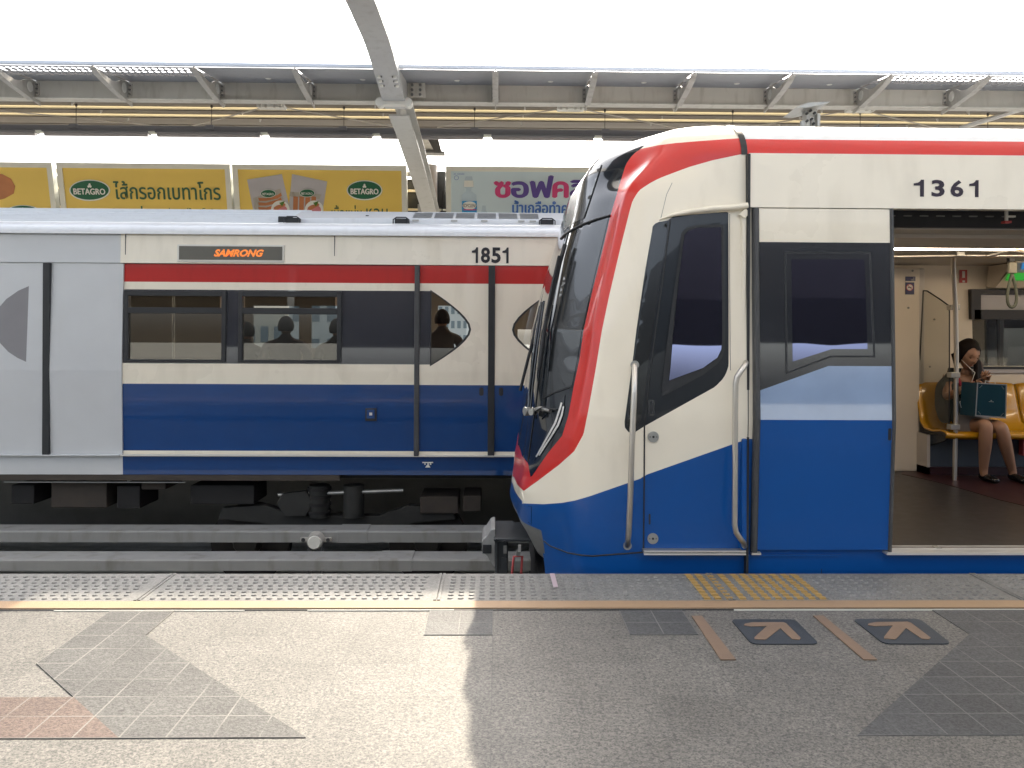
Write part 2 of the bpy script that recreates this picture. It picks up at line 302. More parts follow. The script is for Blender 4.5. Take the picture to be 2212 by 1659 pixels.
# ------------------------------------------------------------------ object helpers
def link(o, parent=None):
    COL.objects.link(o)
    if parent is not None: o.parent = parent
    return o
class MB:
    def __init__(s): s.v = []; s.f = []; s.m = []; s.mats = []; s.sm = []
    def mi(s, mt):
        if mt not in s.mats: s.mats.append(mt)
        return s.mats.index(mt)
    def add(s, vs, fs, mt, smooth=False):
        o = len(s.v); s.v += [V(x) for x in vs]; k = s.mi(mt)
        for f in fs: s.f.append([i+o for i in f]); s.m.append(k); s.sm.append(smooth)
        return s
    def box(s, x0, x1, y0, y1, z0, z1, mt):
        if x0 > x1: x0, x1 = x1, x0
        if y0 > y1: y0, y1 = y1, y0
        if z0 > z1: z0, z1 = z1, z0
        vs = [(x, y, z) for z in (z0, z1) for y in (y0, y1) for x in (x0, x1)]
        return s.add(vs, [(0, 2, 3, 1), (4, 5, 7, 6), (0, 1, 5, 4), (2, 6, 7, 3), (0, 4, 6, 2), (1, 3, 7, 5)], mt)
    def tube(s, pts, r, mt, n=10, caps=True):
        pts = [V(p) for p in pts]; rs = r if isinstance(r, (list, tuple)) else [r]*len(pts)
        up = V((0, 0, 1)); rings = []; prev = None
        for i, p in enumerate(pts):
            t = (pts[min(i+1, len(pts)-1)]-pts[max(i-1, 0)]).normalized()
            if prev is None:
                a = t.cross(up if abs(t.z) < .9 else V((1, 0, 0))).normalized()
            else:
                a = (prev-t*prev.dot(t)).normalized()
            prev = a; b = t.cross(a)
            rings.append([p+(a*math.cos(2*math.pi*k/n)+b*math.sin(2*math.pi*k/n))*rs[i] for k in range(n)])
        vs = [x for rg in rings for x in rg]; fs = []
        for i in range(len(pts)-1):
            for k in range(n): fs.append((i*n+k, i*n+(k+1) % n, (i+1)*n+(k+1) % n, (i+1)*n+k))
        s.add(vs, fs, mt, True)
        if caps: s.add(rings[0], [tuple(range(n))[::-1]], mt); s.add(rings[-1], [tuple(range(n))], mt)
        return s
    def prism(s, poly, ax, a, b, mt):
        # poly: 2D points in the other two axes; extruded from a to b along ax
        def mk(p, t): return {'x': (t, p[0], p[1]), 'y': (p[0], t, p[1]), 'z': (p[0], p[1], t)}[ax]
        n = len(poly); vs = [mk(p, a) for p in poly]+[mk(p, b) for p in poly]
        fs = [(i, (i+1) % n, n+(i+1) % n, n+i) for i in range(n)]
        tri = geometry.tessellate_polygon([[V((p[0], p[1], 0)) for p in poly]])
        for t in tri: fs.append(tuple(t)); fs.append(tuple(n+i for i in reversed(t)))
        return s.add(vs, fs, mt)
    def poly(s, pts, mt):
        pts = [V(p) for p in pts]
        tri = geometry.tessellate_polygon([pts]); return s.add(pts, [tuple(t) for t in tri], mt)
    def slab(s, pts, nrm, th, mt):
        # closed flat plate: polygon pts, thickness th against normal nrm
        pts = [V(p) for p in pts]; n = len(pts); nrm = V(nrm).normalized()
        tri = geometry.tessellate_polygon([pts]); vs = pts+[p-nrm*th for p in pts]
        fs = [tuple(t) for t in tri]+[tuple(n+i for i in t[::-1]) for t in tri]+[(i, (i+1) % n, n+(i+1) % n, n+i) for i in range(n)]
        return s.add(vs, fs, mt)
    def build(s, name, parent=None, bevel=0, normals=True, loc=None):
        me = bpy.data.meshes.new(name); me.from_pydata(s.v, [], s.f)
        for mt in s.mats: me.materials.append(M[mt])
        me.polygons.foreach_set('material_index', s.m); me.polygons.foreach_set('use_smooth', s.sm)
        me.update()
        if normals:
            import bmesh
            bm = bmesh.new(); bm.from_mesh(me); bmesh.ops.recalc_face_normals(bm, faces=bm.faces); bm.to_mesh(me); bm.free()
        o = bpy.data.objects.new(name, me); link(o, parent)
        if parent is not None: o.matrix_parent_inverse = parent.matrix_world.inverted() if False else Matrix.Translation(-parent.location)
        if bevel:
            b = o.modifiers.new('bevel', 'BEVEL'); b.width = bevel; b.segments = 2; b.limit_method = 'ANGLE'
        return o
def tag(o, label=None, cat=None, group=None, kind=None):
    if label: o['label'] = label
    if cat: o['category'] = cat
    if group: o['group'] = group
    if kind: o['kind'] = kind
    return o
def thing(name, label, cat, loc=(0, 0, 0), group=None):
    o = bpy.data.objects.new(name, None); COL.objects.link(o); o.location = loc; o.empty_display_size = .2
    return tag(o, label, cat, group)
def boxo(name, x0, x1, y0, y1, z0, z1, mt, parent=None, bevel=0):
    return MB().box(x0, x1, y0, y1, z0, z1, mt).build(name, parent, bevel)
def copy_tree(root, dv, label=None):
    r = root.copy(); COL.objects.link(r); r.location = root.location+V(dv)
    if label: r['label'] = label
    for c in [x for x in root.children]:
        d = c.copy(); COL.objects.link(d); d.parent = r; d.matrix_parent_inverse = c.matrix_parent_inverse.copy()
        for g in c.children:
            e = g.copy(); COL.objects.link(e); e.parent = d; e.matrix_parent_inverse = g.matrix_parent_inverse.copy()
    return r
def text(body, name, mt, parent, ll, xd, yd, w, h, off=.0, shear=0, th=.0015, spacing=1, bold=0):
    if body == '1':
        xd = V(xd).normalized(); yd = V(yd).normalized(); nd = xd.cross(yd)
        g = [(.62, 0), (1, 0), (1, 1), (.70, 1), (.60, .90), (.40, .82), (0, .78), (0, .655), (.62, .655)]
        s = MB(); s.slab([V(ll)+xd*(a*w)+yd*(c*h)+nd*th for a, c in g], nd, .001, mt); return s.build(name, parent)
    c = bpy.data.curves.new(name, 'FONT'); c.body = body; c.offset = off; c.shear = shear; c.resolution_u = 3; c.space_character = spacing
    o = bpy.data.objects.new(name, c); COL.objects.link(o); bpy.context.view_layer.update()
    me = bpy.data.meshes.new_from_object(o.evaluated_get(bpy.context.evaluated_depsgraph_get()))
    bpy.data.objects.remove(o)
    xs = [v.co.x for v in me.vertices]; ys = [v.co.y for v in me.vertices]
    if not xs: return None
    x0, x1, y0, y1 = min(xs), max(xs), min(ys), max(ys)
    xd = V(xd).normalized(); yd = V(yd).normalized(); nd = xd.cross(yd)
    sx = w/(x1-x0); sy = (h/(y1-y0)) if h else sx
    for v in me.vertices: v.co = V(ll)+xd*((v.co.x-x0)*sx)+yd*((v.co.y-y0)*sy)+nd*th
    if bold:
        vs_ = [v.co.copy() for v in me.vertices]; fs_ = [tuple(p.vertices) for p in me.polygons]; av = []; af = []
        for k, (bx_, bz_) in enumerate(((0, 0), (-1, 0), (1, 0), (0, 1), (0, -1))):
            o_ = len(av); av += [v+xd*bx_*bold+yd*bz_*bold*.6+nd*(.0006*k) for v in vs_]; af += [tuple(o_+i for i in f) for f in fs_]
        me = bpy.data.meshes.new(name); me.from_pydata(av, [], af); me.update()
    me.materials.clear(); me.materials.append(M[mt]); me.name = name
    for p in me.polygons: p.material_index = 0
    ob = bpy.data.objects.new(name, me); link(ob, parent)
    if parent is not None: ob.matrix_parent_inverse = Matrix.Translation(-parent.location)
    return ob

def ydefault(x, z): return 0
def cdt(name, outer, zones, default, mapf, parent, holes=(), th=0, hl=(), smooth=False, vl=()):
    """flat livery panel: exact colour zones and openings in the X-Z plane, mapped by mapf"""
    vs = []; es = []
    def addp(poly):
        o = len(vs); n = len(poly)
        for p in poly: vs.append(V((p[0], p[1])))
        for i in range(n): es.append((o+i, o+(i+1) % n))
    addp(outer)
    for h in holes: addp(h)
    for z, mt in zones: addp(z)
    xs = [p[0] for p in outer]; zs = [p[1] for p in outer]
    for z in hl:
        if min(zs) < z < max(zs): o = len(vs); vs.append(V((min(xs), z))); vs.append(V((max(xs), z))); es.append((o, o+1))
    for x in vl:
        if min(xs) < x < max(xs): o = len(vs); vs.append(V((x, min(zs)))); vs.append(V((x, max(zs)))); es.append((o, o+1))
    rv, re_, rf, _, _, _ = geometry.delaunay_2d_cdt(vs, es, [], 0, 1e-6)
    mats = []; fs = []; ms = []
    for f in rf:
        cx = sum(rv[i].x for i in f)/3; cz = sum(rv[i].y for i in f)/3
        if not inpoly(cx, cz, outer) or any(inpoly(cx, cz, h) for h in holes): continue
        mt = default
        for z, zm in zones:
            if inpoly(cx, cz, z): mt = zm
        if mt not in mats: mats.append(mt)
        fs.append(list(f)); ms.append(mats.index(mt))
    pv = [mapf(p.x, p.y) for p in rv]
    if th:
        n = len(pv); ed = {}
        for fi, f in enumerate(fs):
            for a, b in zip(f, f[1:]+f[:1]): ed[(a, b)] = fi
        pv += [p+V((0, th, 0)) for p in pv]
        nf = [[n+i for i in f[::-1]] for f in fs]; nm = list(ms)
        for (a, b), fi in ed.items():
            if (b, a) not in ed: nf.append([b, a, n+a, n+b]); nm.append(ms[fi])
        fs += nf; ms += nm
    me = bpy.data.meshes.new(name); me.from_pydata(pv, [], fs)
    for mt in mats: me.materials.append(M[mt])
    me.polygons.foreach_set('material_index', ms)
    if smooth: me.polygons.foreach_set('use_smooth', [True]*len(fs))
    me.update()
    o = bpy.data.objects.new(name, me); link(o, parent)
    if parent is not None: o.matrix_parent_inverse = Matrix.Translation(-parent.location)
    return o
def rect(x0, x1, z0, z1): return [(x0, z0), (x1, z0), (x1, z1), (x0, z1)]
def rrect(x0, x1, z0, z1, r, n=4):
    pts = []
    for cx, cz, a0 in ((x1-r, z0+r, -90), (x1-r, z1-r, 0), (x0+r, z1-r, 90), (x0+r, z0+r, 180)):
        for k in range(n+1):
            a = math.radians(a0+90*k/n); pts.append((cx+r*math.cos(a), cz+r*math.sin(a)))
    return pts
def ell(cx, cz, rx, rz, n=28): return [(cx+rx*math.cos(2*math.pi*k/n), cz+rz*math.sin(2*math.pi*k/n)) for k in range(n)]
def qz(pts, Y): return [q(a, b, Y) for a, b in pts]

# ================================================================== PLATFORM (setting)
YE = 4.529
def struct(o): o['kind'] = 'structure'; return o
MBt = MB
pl = MB(); pl.add([(-22, -4.3, 0), (22, -4.3, 0), (22, 4.066, 0), (-22, 4.066, 0)], [(0, 1, 2, 3)], 'pave_light'); struct(pl.build('platform'))
b = MB(); b.box(-22, 22, -4.3, 4.45, -1.0, -.03, 'concrete'); struct(b.build('platform_base'))
Zs = lambda px, py: (lambda p: (p.x, p.y))(PZ(px, py, 0))
def floor_sheet(name, pts, mt, z):
    s = MB(); s.slab([(x, y, z) for x, y in pts], (0, 0, 1), z-.0005 if z > .001 else .001, mt); return s.build(name)
def snapX(i): return TOX+TX/2*i
def snapY(i): return TOY+TY/2*i
# dark stone tile fields laid in the paving (tile grid corners)
hexa = [(snapX(-10), snapY(8)-.0), (snapX(-10), snapY(8)), ]
def fl(pts): return [Zs(a, b) for a, b in pts]
R6 = lambda x, y: (x/1.106*.5486, (2200+y/1.106)*.5486)
R7 = lambda x, y: ((2000+x/1.0886)*.5486, (2200+y/1.0886)*.5486)
def snapped(pts):
    r = []
    for a, b in pts:
        x, y = Zs(a, b); r.append((round((x-TOX)/(TX/2))*(TX/2)+TOX, min(3.93, round((y-TOY)/(TY/2))*(TY/2)+TOY)))
    return r
h1 = snapped([R6(470, 240), R6(760, 240), R6(655, 335), R6(840, 455), R6(1065, 603), R6(1340, 778), R6(530, 783), R6(335, 610), R6(183, 460), R6(355, 334)])
h1 = [p for i, p in enumerate(h1) if p != h1[i-1]]
h1[0] = (h1[0][0], 3.925); h1[1] = (h1[1][0], 3.925)
struct(floor_sheet('dark_paving', h1, 'pave_dark', .004))
rl = snapped([R6(335, 610), R6(530, 783)])
struct(floor_sheet('red_paving', [rl[0], rl[1], (-3.6, rl[1][1]), (-3.6, rl[0][1])], 'pave_red', .004))
h2 = snapped([R7(1955, 330), R7(1500, 755)])
struct(floor_sheet('dark_paving', [(Zs(*R7(1832, 231))[0], 3.925), h2[0], h2[1], (4.2, h2[1][1]), (4.2, 3.925)], 'pave_mid', .004))
a = snapped([R6(1870, 240), R6(2145, 325)]); struct(floor_sheet('dark_paving', [(a[0][0], 3.925), (a[0][0], a[1][1]), (a[1][0], a[1][1]), (a[1][0], 3.925)], 'pave_mid', .004))
a = snapped([R7(480, 235), R7(808, 318)]); a[1] = (a[0][0]+TX, a[1][1]); struct(floor_sheet('dark_paving', [(a[0][0], 3.925), (a[0][0], a[1][1]), (a[1][0], a[1][1]), (a[1][0], 3.925)], 'pave_mid', .004))
# painted line beside the tactile edge, with its joints
s = MB(); s.box(-22, 22, 3.955, 4.058, .001, .007, 'line_orange'); struct(s.build('painted_edge_line'))
s = MB(); s.box(-22, 22, 3.932, 3.944, .0005, .003, 'rubber'); s.box(-22, 22, 4.060, 4.067, .0005, .0035, 'rubber'); struct(s.build('edge_joint'))
s = MB(); s.box(-.9, -.2, 3.925, 3.931, .001, .006, 'disc_white'); s.box(1.15, 2.6, 3.925, 3.931, .001, .006, 'disc_white'); s.box(-2.1, -1.2, 3.925, 3.930, .001, .005, 'disc_white'); struct(s.build('sealant_strip'))
# tactile edge slabs
JX = -.294; SL = 1.477
def slab(i):
    x0 = JX+SL*i+.001; x1 = x0+SL-.002; s = MB()
    s.box(x0, x1, 4.068, YE, -.16, .004, 'edge_slab')
    # raised rims either side of the joint
    s.box(x0+.002, x0+.016, 4.07, YE-.003, .0035, .009, 'edge_slab'); s.box(x1-.016, x1-.002, 4.07, YE-.003, .0035, .009, 'edge_slab')
    nb = 25; x = x0+.055; 
    n = 10
    for r in range(8):
        y = 4.098+r*.0525
        for k in range(nb+1):
            xx = x0+.065+k*.0525+(.0 if i >= 0 else (.013*(r % 2)))
            if xx > x1-.05: continue
            c = [(xx+.0165*math.cos(2*math.pi*t/n), y+.0125*math.sin(2*math.pi*t/n), .0035) for t in range(n)]
            d = [(xx+.0115*math.cos(2*math.pi*t/n), y+.0085*math.sin(2*math.pi*t/n), .0095) for t in range(n)]
            s.add(c+d, [(t, (t+1) % n, n+(t+1) % n, n+t) for t in range(n)], 'edge_slab', True); s.add(d, [tuple(range(n))], 'edge_slab')
    o = s.build('platform_edge_slab', normals=False); struct(o)
for i in range(-5, 6): slab(i)
# yellow bars painted across the tactile slabs at the doorway
ys0 = 1.035
for k, xx in enumerate([1.045, 1.10, 1.16, 1.225, 1.295, 1.35, 1.405, 1.46, 1.515, 1.575, 1.63]):
    s = MB(); w = .034
    nseg = 22; pts = []
    for j in range(nseg):
        y = 4.075+j*(YE-.006-4.075)/(nseg-1); zz = .0055
        for sx in (0, w): pts.append((xx+sx+.0015*math.sin(j*2.7+k), y, zz))
    fs = [(2*j, 2*j+1, 2*j+3, 2*j+2) for j in range(nseg-1)]
    s.add(pts, fs, 'stripe_yellow')
    for r in range(8):
        y = 4.098+r*.0525
        s.box(xx+.001, xx+w-.001, y-.010, y+.010, .0065, .0112, 'stripe_yellow')
    o = s.build('painted_stripe'); tag(o, 'yellow stripe painted across the tactile edge slabs under the blue train', 'floor marking', 'yellow stripes on the platform edge')
s = MB(); t0 = Zs(1187, 1240.5); s.slab([(t0[0], 4.51, .0115), (t0[0]+.026, 4.51, .0115), (t0[0]+.028, 4.27, .0115), (t0[0]+.004, 4.27, .0115)], (0, 0, 1), .004, 'tape_pink'); tag(s.build('tape_mark'), 'short pink tape mark stuck on the grey tactile slab below the train nose', 'tape')
# painted floor signs
def strip(p, lab):
    s = MB(); s.slab([(x, y, .0055) for x, y in fl(p)], (0, 0, 1), .004, 'mark_orange'); tag(s.build('floor_stripe'), lab, 'floor marking', 'brown floor bars at the door queue')
strip([R7(787, 249), R7(832, 249), R7(978, 437), R7(912, 437)], 'brown painted bar on the paving, left of both arrow panels')
strip([R7(1308, 248), R7(1352, 248), R7(1583, 437), R7(1525, 437)], 'brown painted bar on the paving between the two arrow panels')
def arrow(c, ar, lab):
    c = fl(c); t = thing('arrow_panel', lab, 'floor marking', (sum(p[0] for p in c)/4, sum(p[1] for p in c)/4, 0), 'arrow panels painted on the platform')
    # rounded corners
    pts = []
    n = 4
    for i in range(4):
        p = V(c[i]); a = V(c[i-1]); b2 = V(c[(i+1) % 4]); d1 = (a-p).normalized()*.035; d2 = (b2-p).normalized()*.035
        for k in range(n+1):
            u = k/n; pts.append((p+d1)*(1-u)**2+p*2*u*(1-u)+(p+d2)*u*u)
    s = MB(); s.slab([(p.x, p.y, .0055) for p in pts], (0, 0, 1), .004, 'mark_dark'); s.build('panel', t)
    s = MB(); s.slab([(x, y, .0085) for x, y in fl(ar)], (0, 0, 1), .002, 'mark_orange'); s.build('arrow', t)
def arr(dx):
    return [R7(x+dx, y) for x, y in [(1012, 293), (1015, 286), (1045, 280), (1180, 279), (1192, 284), (1256, 348), (1248, 355), (1218, 352), (1168, 305), (1108, 352), (1100, 355), (1058, 352), (1056, 345), (1110, 296), (1040, 297)]]
arrow([R7(955, 264), R7(1231, 264), R7(1335, 370), R7(1044, 370)], arr(0), 'worn dark panel with a brown arrow, nearer the train nose')
arrow([R7(1477, 262), R7(1765, 262), R7(1902, 369), R7(1612, 369)], [(x, y) for x, y in [R7(a, b) for a, b in [(1543, 292), (1546, 285), (1576, 279), (1712, 277), (1728, 282), (1812, 346), (1805, 353), (1775, 351), (1706, 304), (1665, 350), (1657, 353), (1614, 350), (1612, 343), (1650, 294), (1572, 296)]]], 'worn dark panel with a brown arrow, nearer the open train door')

# track bed and far platform
b = MB(); b.box(-40, 40, 4.45, 11.7, -1.75, -1.45, 'trackbed'); struct(b.build('track_bed'))
b = MB(); b.box(-30, 30, 11.66, 18.2, -2.6, 0, 'concrete'); struct(b.build('far_platform'))
b = MB(); b.add([(-1500, -1500, -14), (1500, -1500, -14), (1500, 1500, -14), (-1500, 1500, -14)], [(0, 1, 2, 3)], 'ground'); struct(b.build('ground'))
# running rails
for y, lab in ((5.45, 'steel running rail nearest the platform'), (6.89, 'steel running rail of the near track, farther from the platform'), (9.2, 'steel running rail under the near wheels of the far train'), (10.64, 'steel running rail under the far wheels of the far train')):
    s = MB(); s.prism([(y-.07, -1.45), (y+.07, -1.45), (y+.07, -1.43), (y+.012, -1.41), (y+.012, -1.34), (y+.036, -1.325), (y+.036, -1.29), (y-.036, -1.29), (y-.036, -1.325), (y-.012, -1.34), (y-.012, -1.41), (y-.07, -1.43)], 'x', -30, 30, 'steel_dull')
    tag(s.build('rail'), lab, 'rail')
# conductor rail covers between the tracks
def cover(Y0, ytop, ybot, lab, jpx, insul):
    zt = P(1074, ytop, Y0).z; zb = P(1074, ybot, Y0).z; d = .26
    t = thing('rail_cover', lab, 'rail cover', (0, Y0, zt), 'grey conductor rail covers beside the tracks')
    s = MB(); prof = [(Y0, zb), (Y0, zt-.012), (Y0+.012, zt), (Y0+d, zt+.004), (Y0+d, zb)]
    s.prism(prof, 'x', -16, jpx, 'rail_cover'); s.build('cover', t)
    s = MB(); prof = [(Y0-.006, zb-.003), (Y0-.006, zt-.008), (Y0+.010, zt+.006), (Y0+d, zt+.010), (Y0+d, zb-.003)]
    s.prism(prof, 'x', jpx+.002, jpx+.29, 'rail_cover'); s.build('joint_sleeve', t)
    s = MB(); s.prism([(Y0, zb), (Y0, zt-.012), (Y0+.012, zt), (Y0+d, zt+.004), (Y0+d, zb)], 'x', jpx+.292, 12, 'rail_cover'); s.build('cover', t)
    for x in insul:
        s = MB(); 
        s.tube([(x, Y0-.09, (zt+zb)/2-.03), (x, Y0-.002, (zt+zb)/2-.02)], [.075, .082], 'bracket', 18)
        s.tube([(x, Y0-.11, (zt+zb)/2-.03), (x, Y0-.085, (zt+zb)/2-.03)], [.058, .072], 'disc_white', 18)
        s.box(x-.15, x+.15, Y0-.04, Y0-.004, (zt+zb)/2-.035, (zt+zb)/2+.0, 'bracket')
        s.tube([(x-.12, Y0-.05, (zt+zb)/2-.02), (x-.12, Y0-.02, (zt+zb)/2-.02)], .02, 'rubber', 8); s.tube([(x+.12, Y0-.05, (zt+zb)/2-.02), (x+.12, Y0-.02, (zt+zb)/2-.02)], .02, 'rubber', 8)
        s.box(x-.075, x-.045, Y0-.05, Y0-.01, -1.45, zb+.0, 'rubber_grey'); s.box(x+.045, x+.075, Y0-.05, Y0-.01, -1.45, zb, 'rubber_grey')
        s.build('insulator', t)
cover(7.05, 1209, 1233, 'long grey rail cover with streaked face nearest the platform', (820-1074)*7.05/FX, [-4.6])
cover(8.02, 1148, 1172, 'long grey rail cover running close below the far train', (732-1074)*8.02/FX, [(688-1074)*8.02/FX, -6.5])

# ================================================================== FAR TRAIN (waiting at the other platform)
YF = 8.36; FB = 11.50
def yF(z): return YF + (.034*abs(z-.95) if z > .95 else .035*(.95-z))
def mF(x, z, off=0): return V((x, yF(z)-off, z))
def zF(py): return P(1074, py, YF).z
def xF(px): return (px-1074)*YF/FX
ft = thing('metro_train', 'red, white and blue train at the far platform, numbered 1851, with an orange destination display', 'train', (-1, 9.9, -1.3))
X0, X1 = -9.5, 8.2
z_hb, z_rb, z_wt, z_wb, z_bl, z_bb, z_sk, z_bot, z_ht = [zF(v) for v in (574, 613, 629.5, 788, 832, 976, 985.5, 1028, 511)]
xw = xF(270.5)
zones = [(rect(xw, X1, z_rb, z_hb), 'red_far'), (rect(xw, X1, z_wb, z_wt), 'charcoal_far'), (rect(xF(1000), xF(1190), z_wb-.01, z_wt+.01), 'cream'),
         (rect(xw, X1, z_bb, z_bl), 'blue_far'), (rect(xw, X1, z_bot, z_sk), 'blue_far'), (rect(X0, xw, z_bot, z_hb), 'wrap_grey')]
def win(px0, px1, dx=0): return (xF(px0)+dx, xF(px1)+dx)
wins = [win(275, 492), win(518, 739)] + [win(275, 492, 4.49), win(518, 739, 4.49)] + [win(275, 492, -4.49)]
holes = [rect(a+.02, b_-.02, z_wb+.015, z_wt-.015) for a, b_ in wins]
doors = [(-.057, 'eye'), (-4.55, 'wrap'), (4.433, 'eye'), (-9.04, 'wrap')]
dw = .755
dholes = []
for dc, k in doors: dholes.append(rect(max(X0+.01, dc-dw+.02), dc+dw-.02, z_sk+.01, z_hb-.02))
cdt('side_wall', rect(X0, X1, z_bot, z_hb), zones, 'cream', mF, ft, holes=holes+dholes, th=.05, hl=[.95])
# header panel with the destination display
cdt('header_panel', rect(X0, X1, z_hb+.004, z_ht), [(rect(X0, xF(266), z_hb, z_ht), 'wrap_grey')], 'cream', lambda x, z: mF(x, z, .035), ft, th=.06)
for px in (276.5, 723):
    boxo('panel_joint', xF(px)-.004, xF(px)+.004, yF(2.2)-.0375, yF(2.2)-.02, z_hb+.01, z_ht-.005, 'rubber_grey', ft)
def half_eye(tip_px, flat_px, zc_px=712, top=631, bot=788, n=14):
    # pointed half-oval window
    pts = []
    for k in range(n+1):
        a = -1+2*k/n; s_ = abs(a); x = 1-s_**1.45
        if s_ < .08: x = 1-.02
        pts.append((flat_px+(tip_px-flat_px)*x, zc_px+(bot-zc_px)*a if a > 0 else zc_px+(zc_px-top)*a))
    return [(xF(a), zF(b_)) for a, b_ in pts]
def offp(poly, d):
    cx = sum(p[0] for p in poly)/len(poly); cz = sum(p[1] for p in poly)/len(poly); r = []
    for x, z in poly:
        L = math.hypot(x-cx, z-cz); r.append((x+(x-cx)/L*d, z+(z-cz)/L*d))
    return r
def train_door(dc, kind):
    ox = dc+.057
    for side in (-1, 1):
        xa, xb = (dc-dw, dc-.03) if side < 0 else (dc+.03, dc+dw)
        if xb < X0 or xa < X0-.2: continue
        if kind == 'eye':
            eye = half_eye(1015, 932) if side < 0 else half_eye(1109, 1192)
            eye = [(x+ox, z) for x, z in eye]
            flat = xF(932)+ox if side < 0 else xF(1192)+ox
            band = rect(xa, flat, z_wb, z_wt) if side < 0 else rect(flat, xb, z_wb, z_wt)
            zn = [(rect(xa, xb, z_rb, z_hb), 'red_far'), (band, 'charcoal_far'), (rect(xa, xb, z_bb, z_bl), 'blue_far'), (offp(eye, .022), 'rubber')]
            d = cdt('door_leaf', rect(xa, xb, z_sk, z_hb), zn, 'cream', lambda x, z: mF(x, z, .022), ft, holes=[eye], th=.035, hl=[.95])
            cdt('door_window', offp(eye, .005), [], 'glass_tint', lambda x, z: mF(x, z, .012), d)
            hx = xb-.07 if side < 0 else xa+.07
            cdt('handle_recess', rrect(hx-.022, hx+.022, zF(855), zF(837), .02), [], 'rubber', lambda x, z: mF(x, z, .024), d)
        else:
            zn = []
            eye = [(xF(72), zF(624)), (xF(50), zF(634)), (xF(25), zF(652)), (xF(5), zF(676)), (xF(-8), zF(702)), (xF(-6), zF(716)), (xF(10), zF(742)), (xF(32), zF(765)), (xF(52), zF(778)), (xF(70), zF(786))]
            eye = [(x+dc+4.55, z) for x, z in eye]
            if side > 0:
                zn = []
            else: zn = [(eye, 'grey_film')]
            if side < 0 and xa < X0: continue
            d = cdt('door_leaf', rect(xa, xb, z_sk, z_hb), zn, 'wrap_grey', lambda x, z: mF(x, z, .022), ft, th=.035, hl=[.95])
    boxo('door_seal', dc-.034, dc+.034, YF-.028, YF+.03, z_sk, z_hb-.003, 'rubber', ft, .004)
    if kind == 'eye':
        boxo('door_seal', dc-dw-.03, dc-dw+.022, YF-.034, YF+.02, z_sk, z_hb-.003, 'rubber_grey', ft, .008)
        boxo('door_seal', dc+dw-.022, dc+dw+.03, YF-.034, YF+.02, z_sk, z_hb-.003, 'rubber_grey', ft, .008)
for dc, k in doors: train_door(dc, k)
# sill joint, vent hatch and the small white jacking mark
boxo('sill_strip', xw, X1, YF-.03, YF+.01, z_sk-.004, z_sk+.010, 'alu', ft); boxo('sill_strip', X0, xw-.01, YF-.03, YF+.01, z_sk-.004, z_sk+.008, 'wrap_grey', ft)
h = boxo('lock_hatch', xF(791), xF(815), YF-.0, YF+.02, zF(910), zF(883), 'rubber', ft)
h = boxo('lock_hatch', xF(794), xF(811), YF-.006, YF+.018, zF(905), zF(886), 'blue_far', ft, .003)
boxo('keyhole_plate', xF(800), xF(806), YF-.012, YF+.0, zF(898), zF(892), 'alu', h)
s = MB()
for x0, x1, a, c in ((914, 937, 999, 1001.2), (918, 921, 1002, 1005), (930, 933, 1002, 1005), (924.5, 928, 1002, 1006)):
    s.box(xF(x0), xF(x1), yF(.1)-.012, yF(.1)-.002, zF(c), zF(a), 'logo_white')
s.prism([(xF(920), zF(1011)), (xF(931), zF(1011)), (xF(928), zF(1006)), (xF(923), zF(1006))], 'y', yF(0)-.012, yF(0)-.002, 'logo_white'); s.build('jacking_mark', ft)
# number and LED display
for ch, a, c in (('1', 1018.5, 1032), ('8', 1038, 1058), ('5', 1061, 1081), ('1', 1084.5, 1098)):
    text(ch, 'carriage_number', 'ink_black', ft, V((xF(a), yF(2.2)-.042, zF(568.5))), (1, 0, 0), (0, 0, 1), xF(c)-xF(a), zF(534.5)-zF(568.5), off=.03)
disp = boxo('destination_display', xF(388), xF(616), yF(2.2)-.052, yF(2.2)+.01, zF(570.5), zF(533), 'disc_white', ft, .004)
boxo('display_glass', xF(392), xF(612), yF(2.2)-.055, yF(2.2)-.04, zF(565.5), zF(536.5), 'led_panel', disp)
t = text('SAMRONG', 'display_text', 'led', disp, V((xF(466), yF(2.2)-.0555, zF(558.5))), (1, 0, 0), (0, 0, 1), xF(573)-xF(466), zF(543)-zF(558.5), off=.045, shear=.35)
s = MB()
for py in (546.2, 549.6, 553, 556): s.box(xF(462), xF(578), yF(2.2)-.0590, yF(2.2)-.0575, zF(py)-.0012, zF(py)+.0012, 'led_panel')
s.build('display_line', disp)
# window frames and glazing
for (a, b_) in wins:
    wrapw = b_ < xw
    wf = MB(); yy = YF
    fr = .045
    def fbar(x0, x1, z0, z1): wf.box(x0, x1, yy-.012, yy+.055, z0, z1, 'rubber')
    zt, zb = z_wt-.012, z_wb+.012; hz0, hz1 = zF(681), zF(668)
    fbar(a, a+fr, zb, zt); fbar(b_-fr, b_, zb, zt); fbar(a+fr, b_-fr, zt-.055, zt); fbar(a+fr, b_-fr, zb, zb+.028); fbar(a+fr, b_-fr, hz0, hz1)
    w = wf.build('window', ft, .004)
    boxo('pane', a+fr, b_-fr, yy+.016, yy+.022, zb+.028, hz0, 'glass_tint', w); boxo('hopper_pane', a+fr+.02, b_-fr-.02, yy+.006, yy+.012, hz1, zt-.055, 'glass_tint', w)
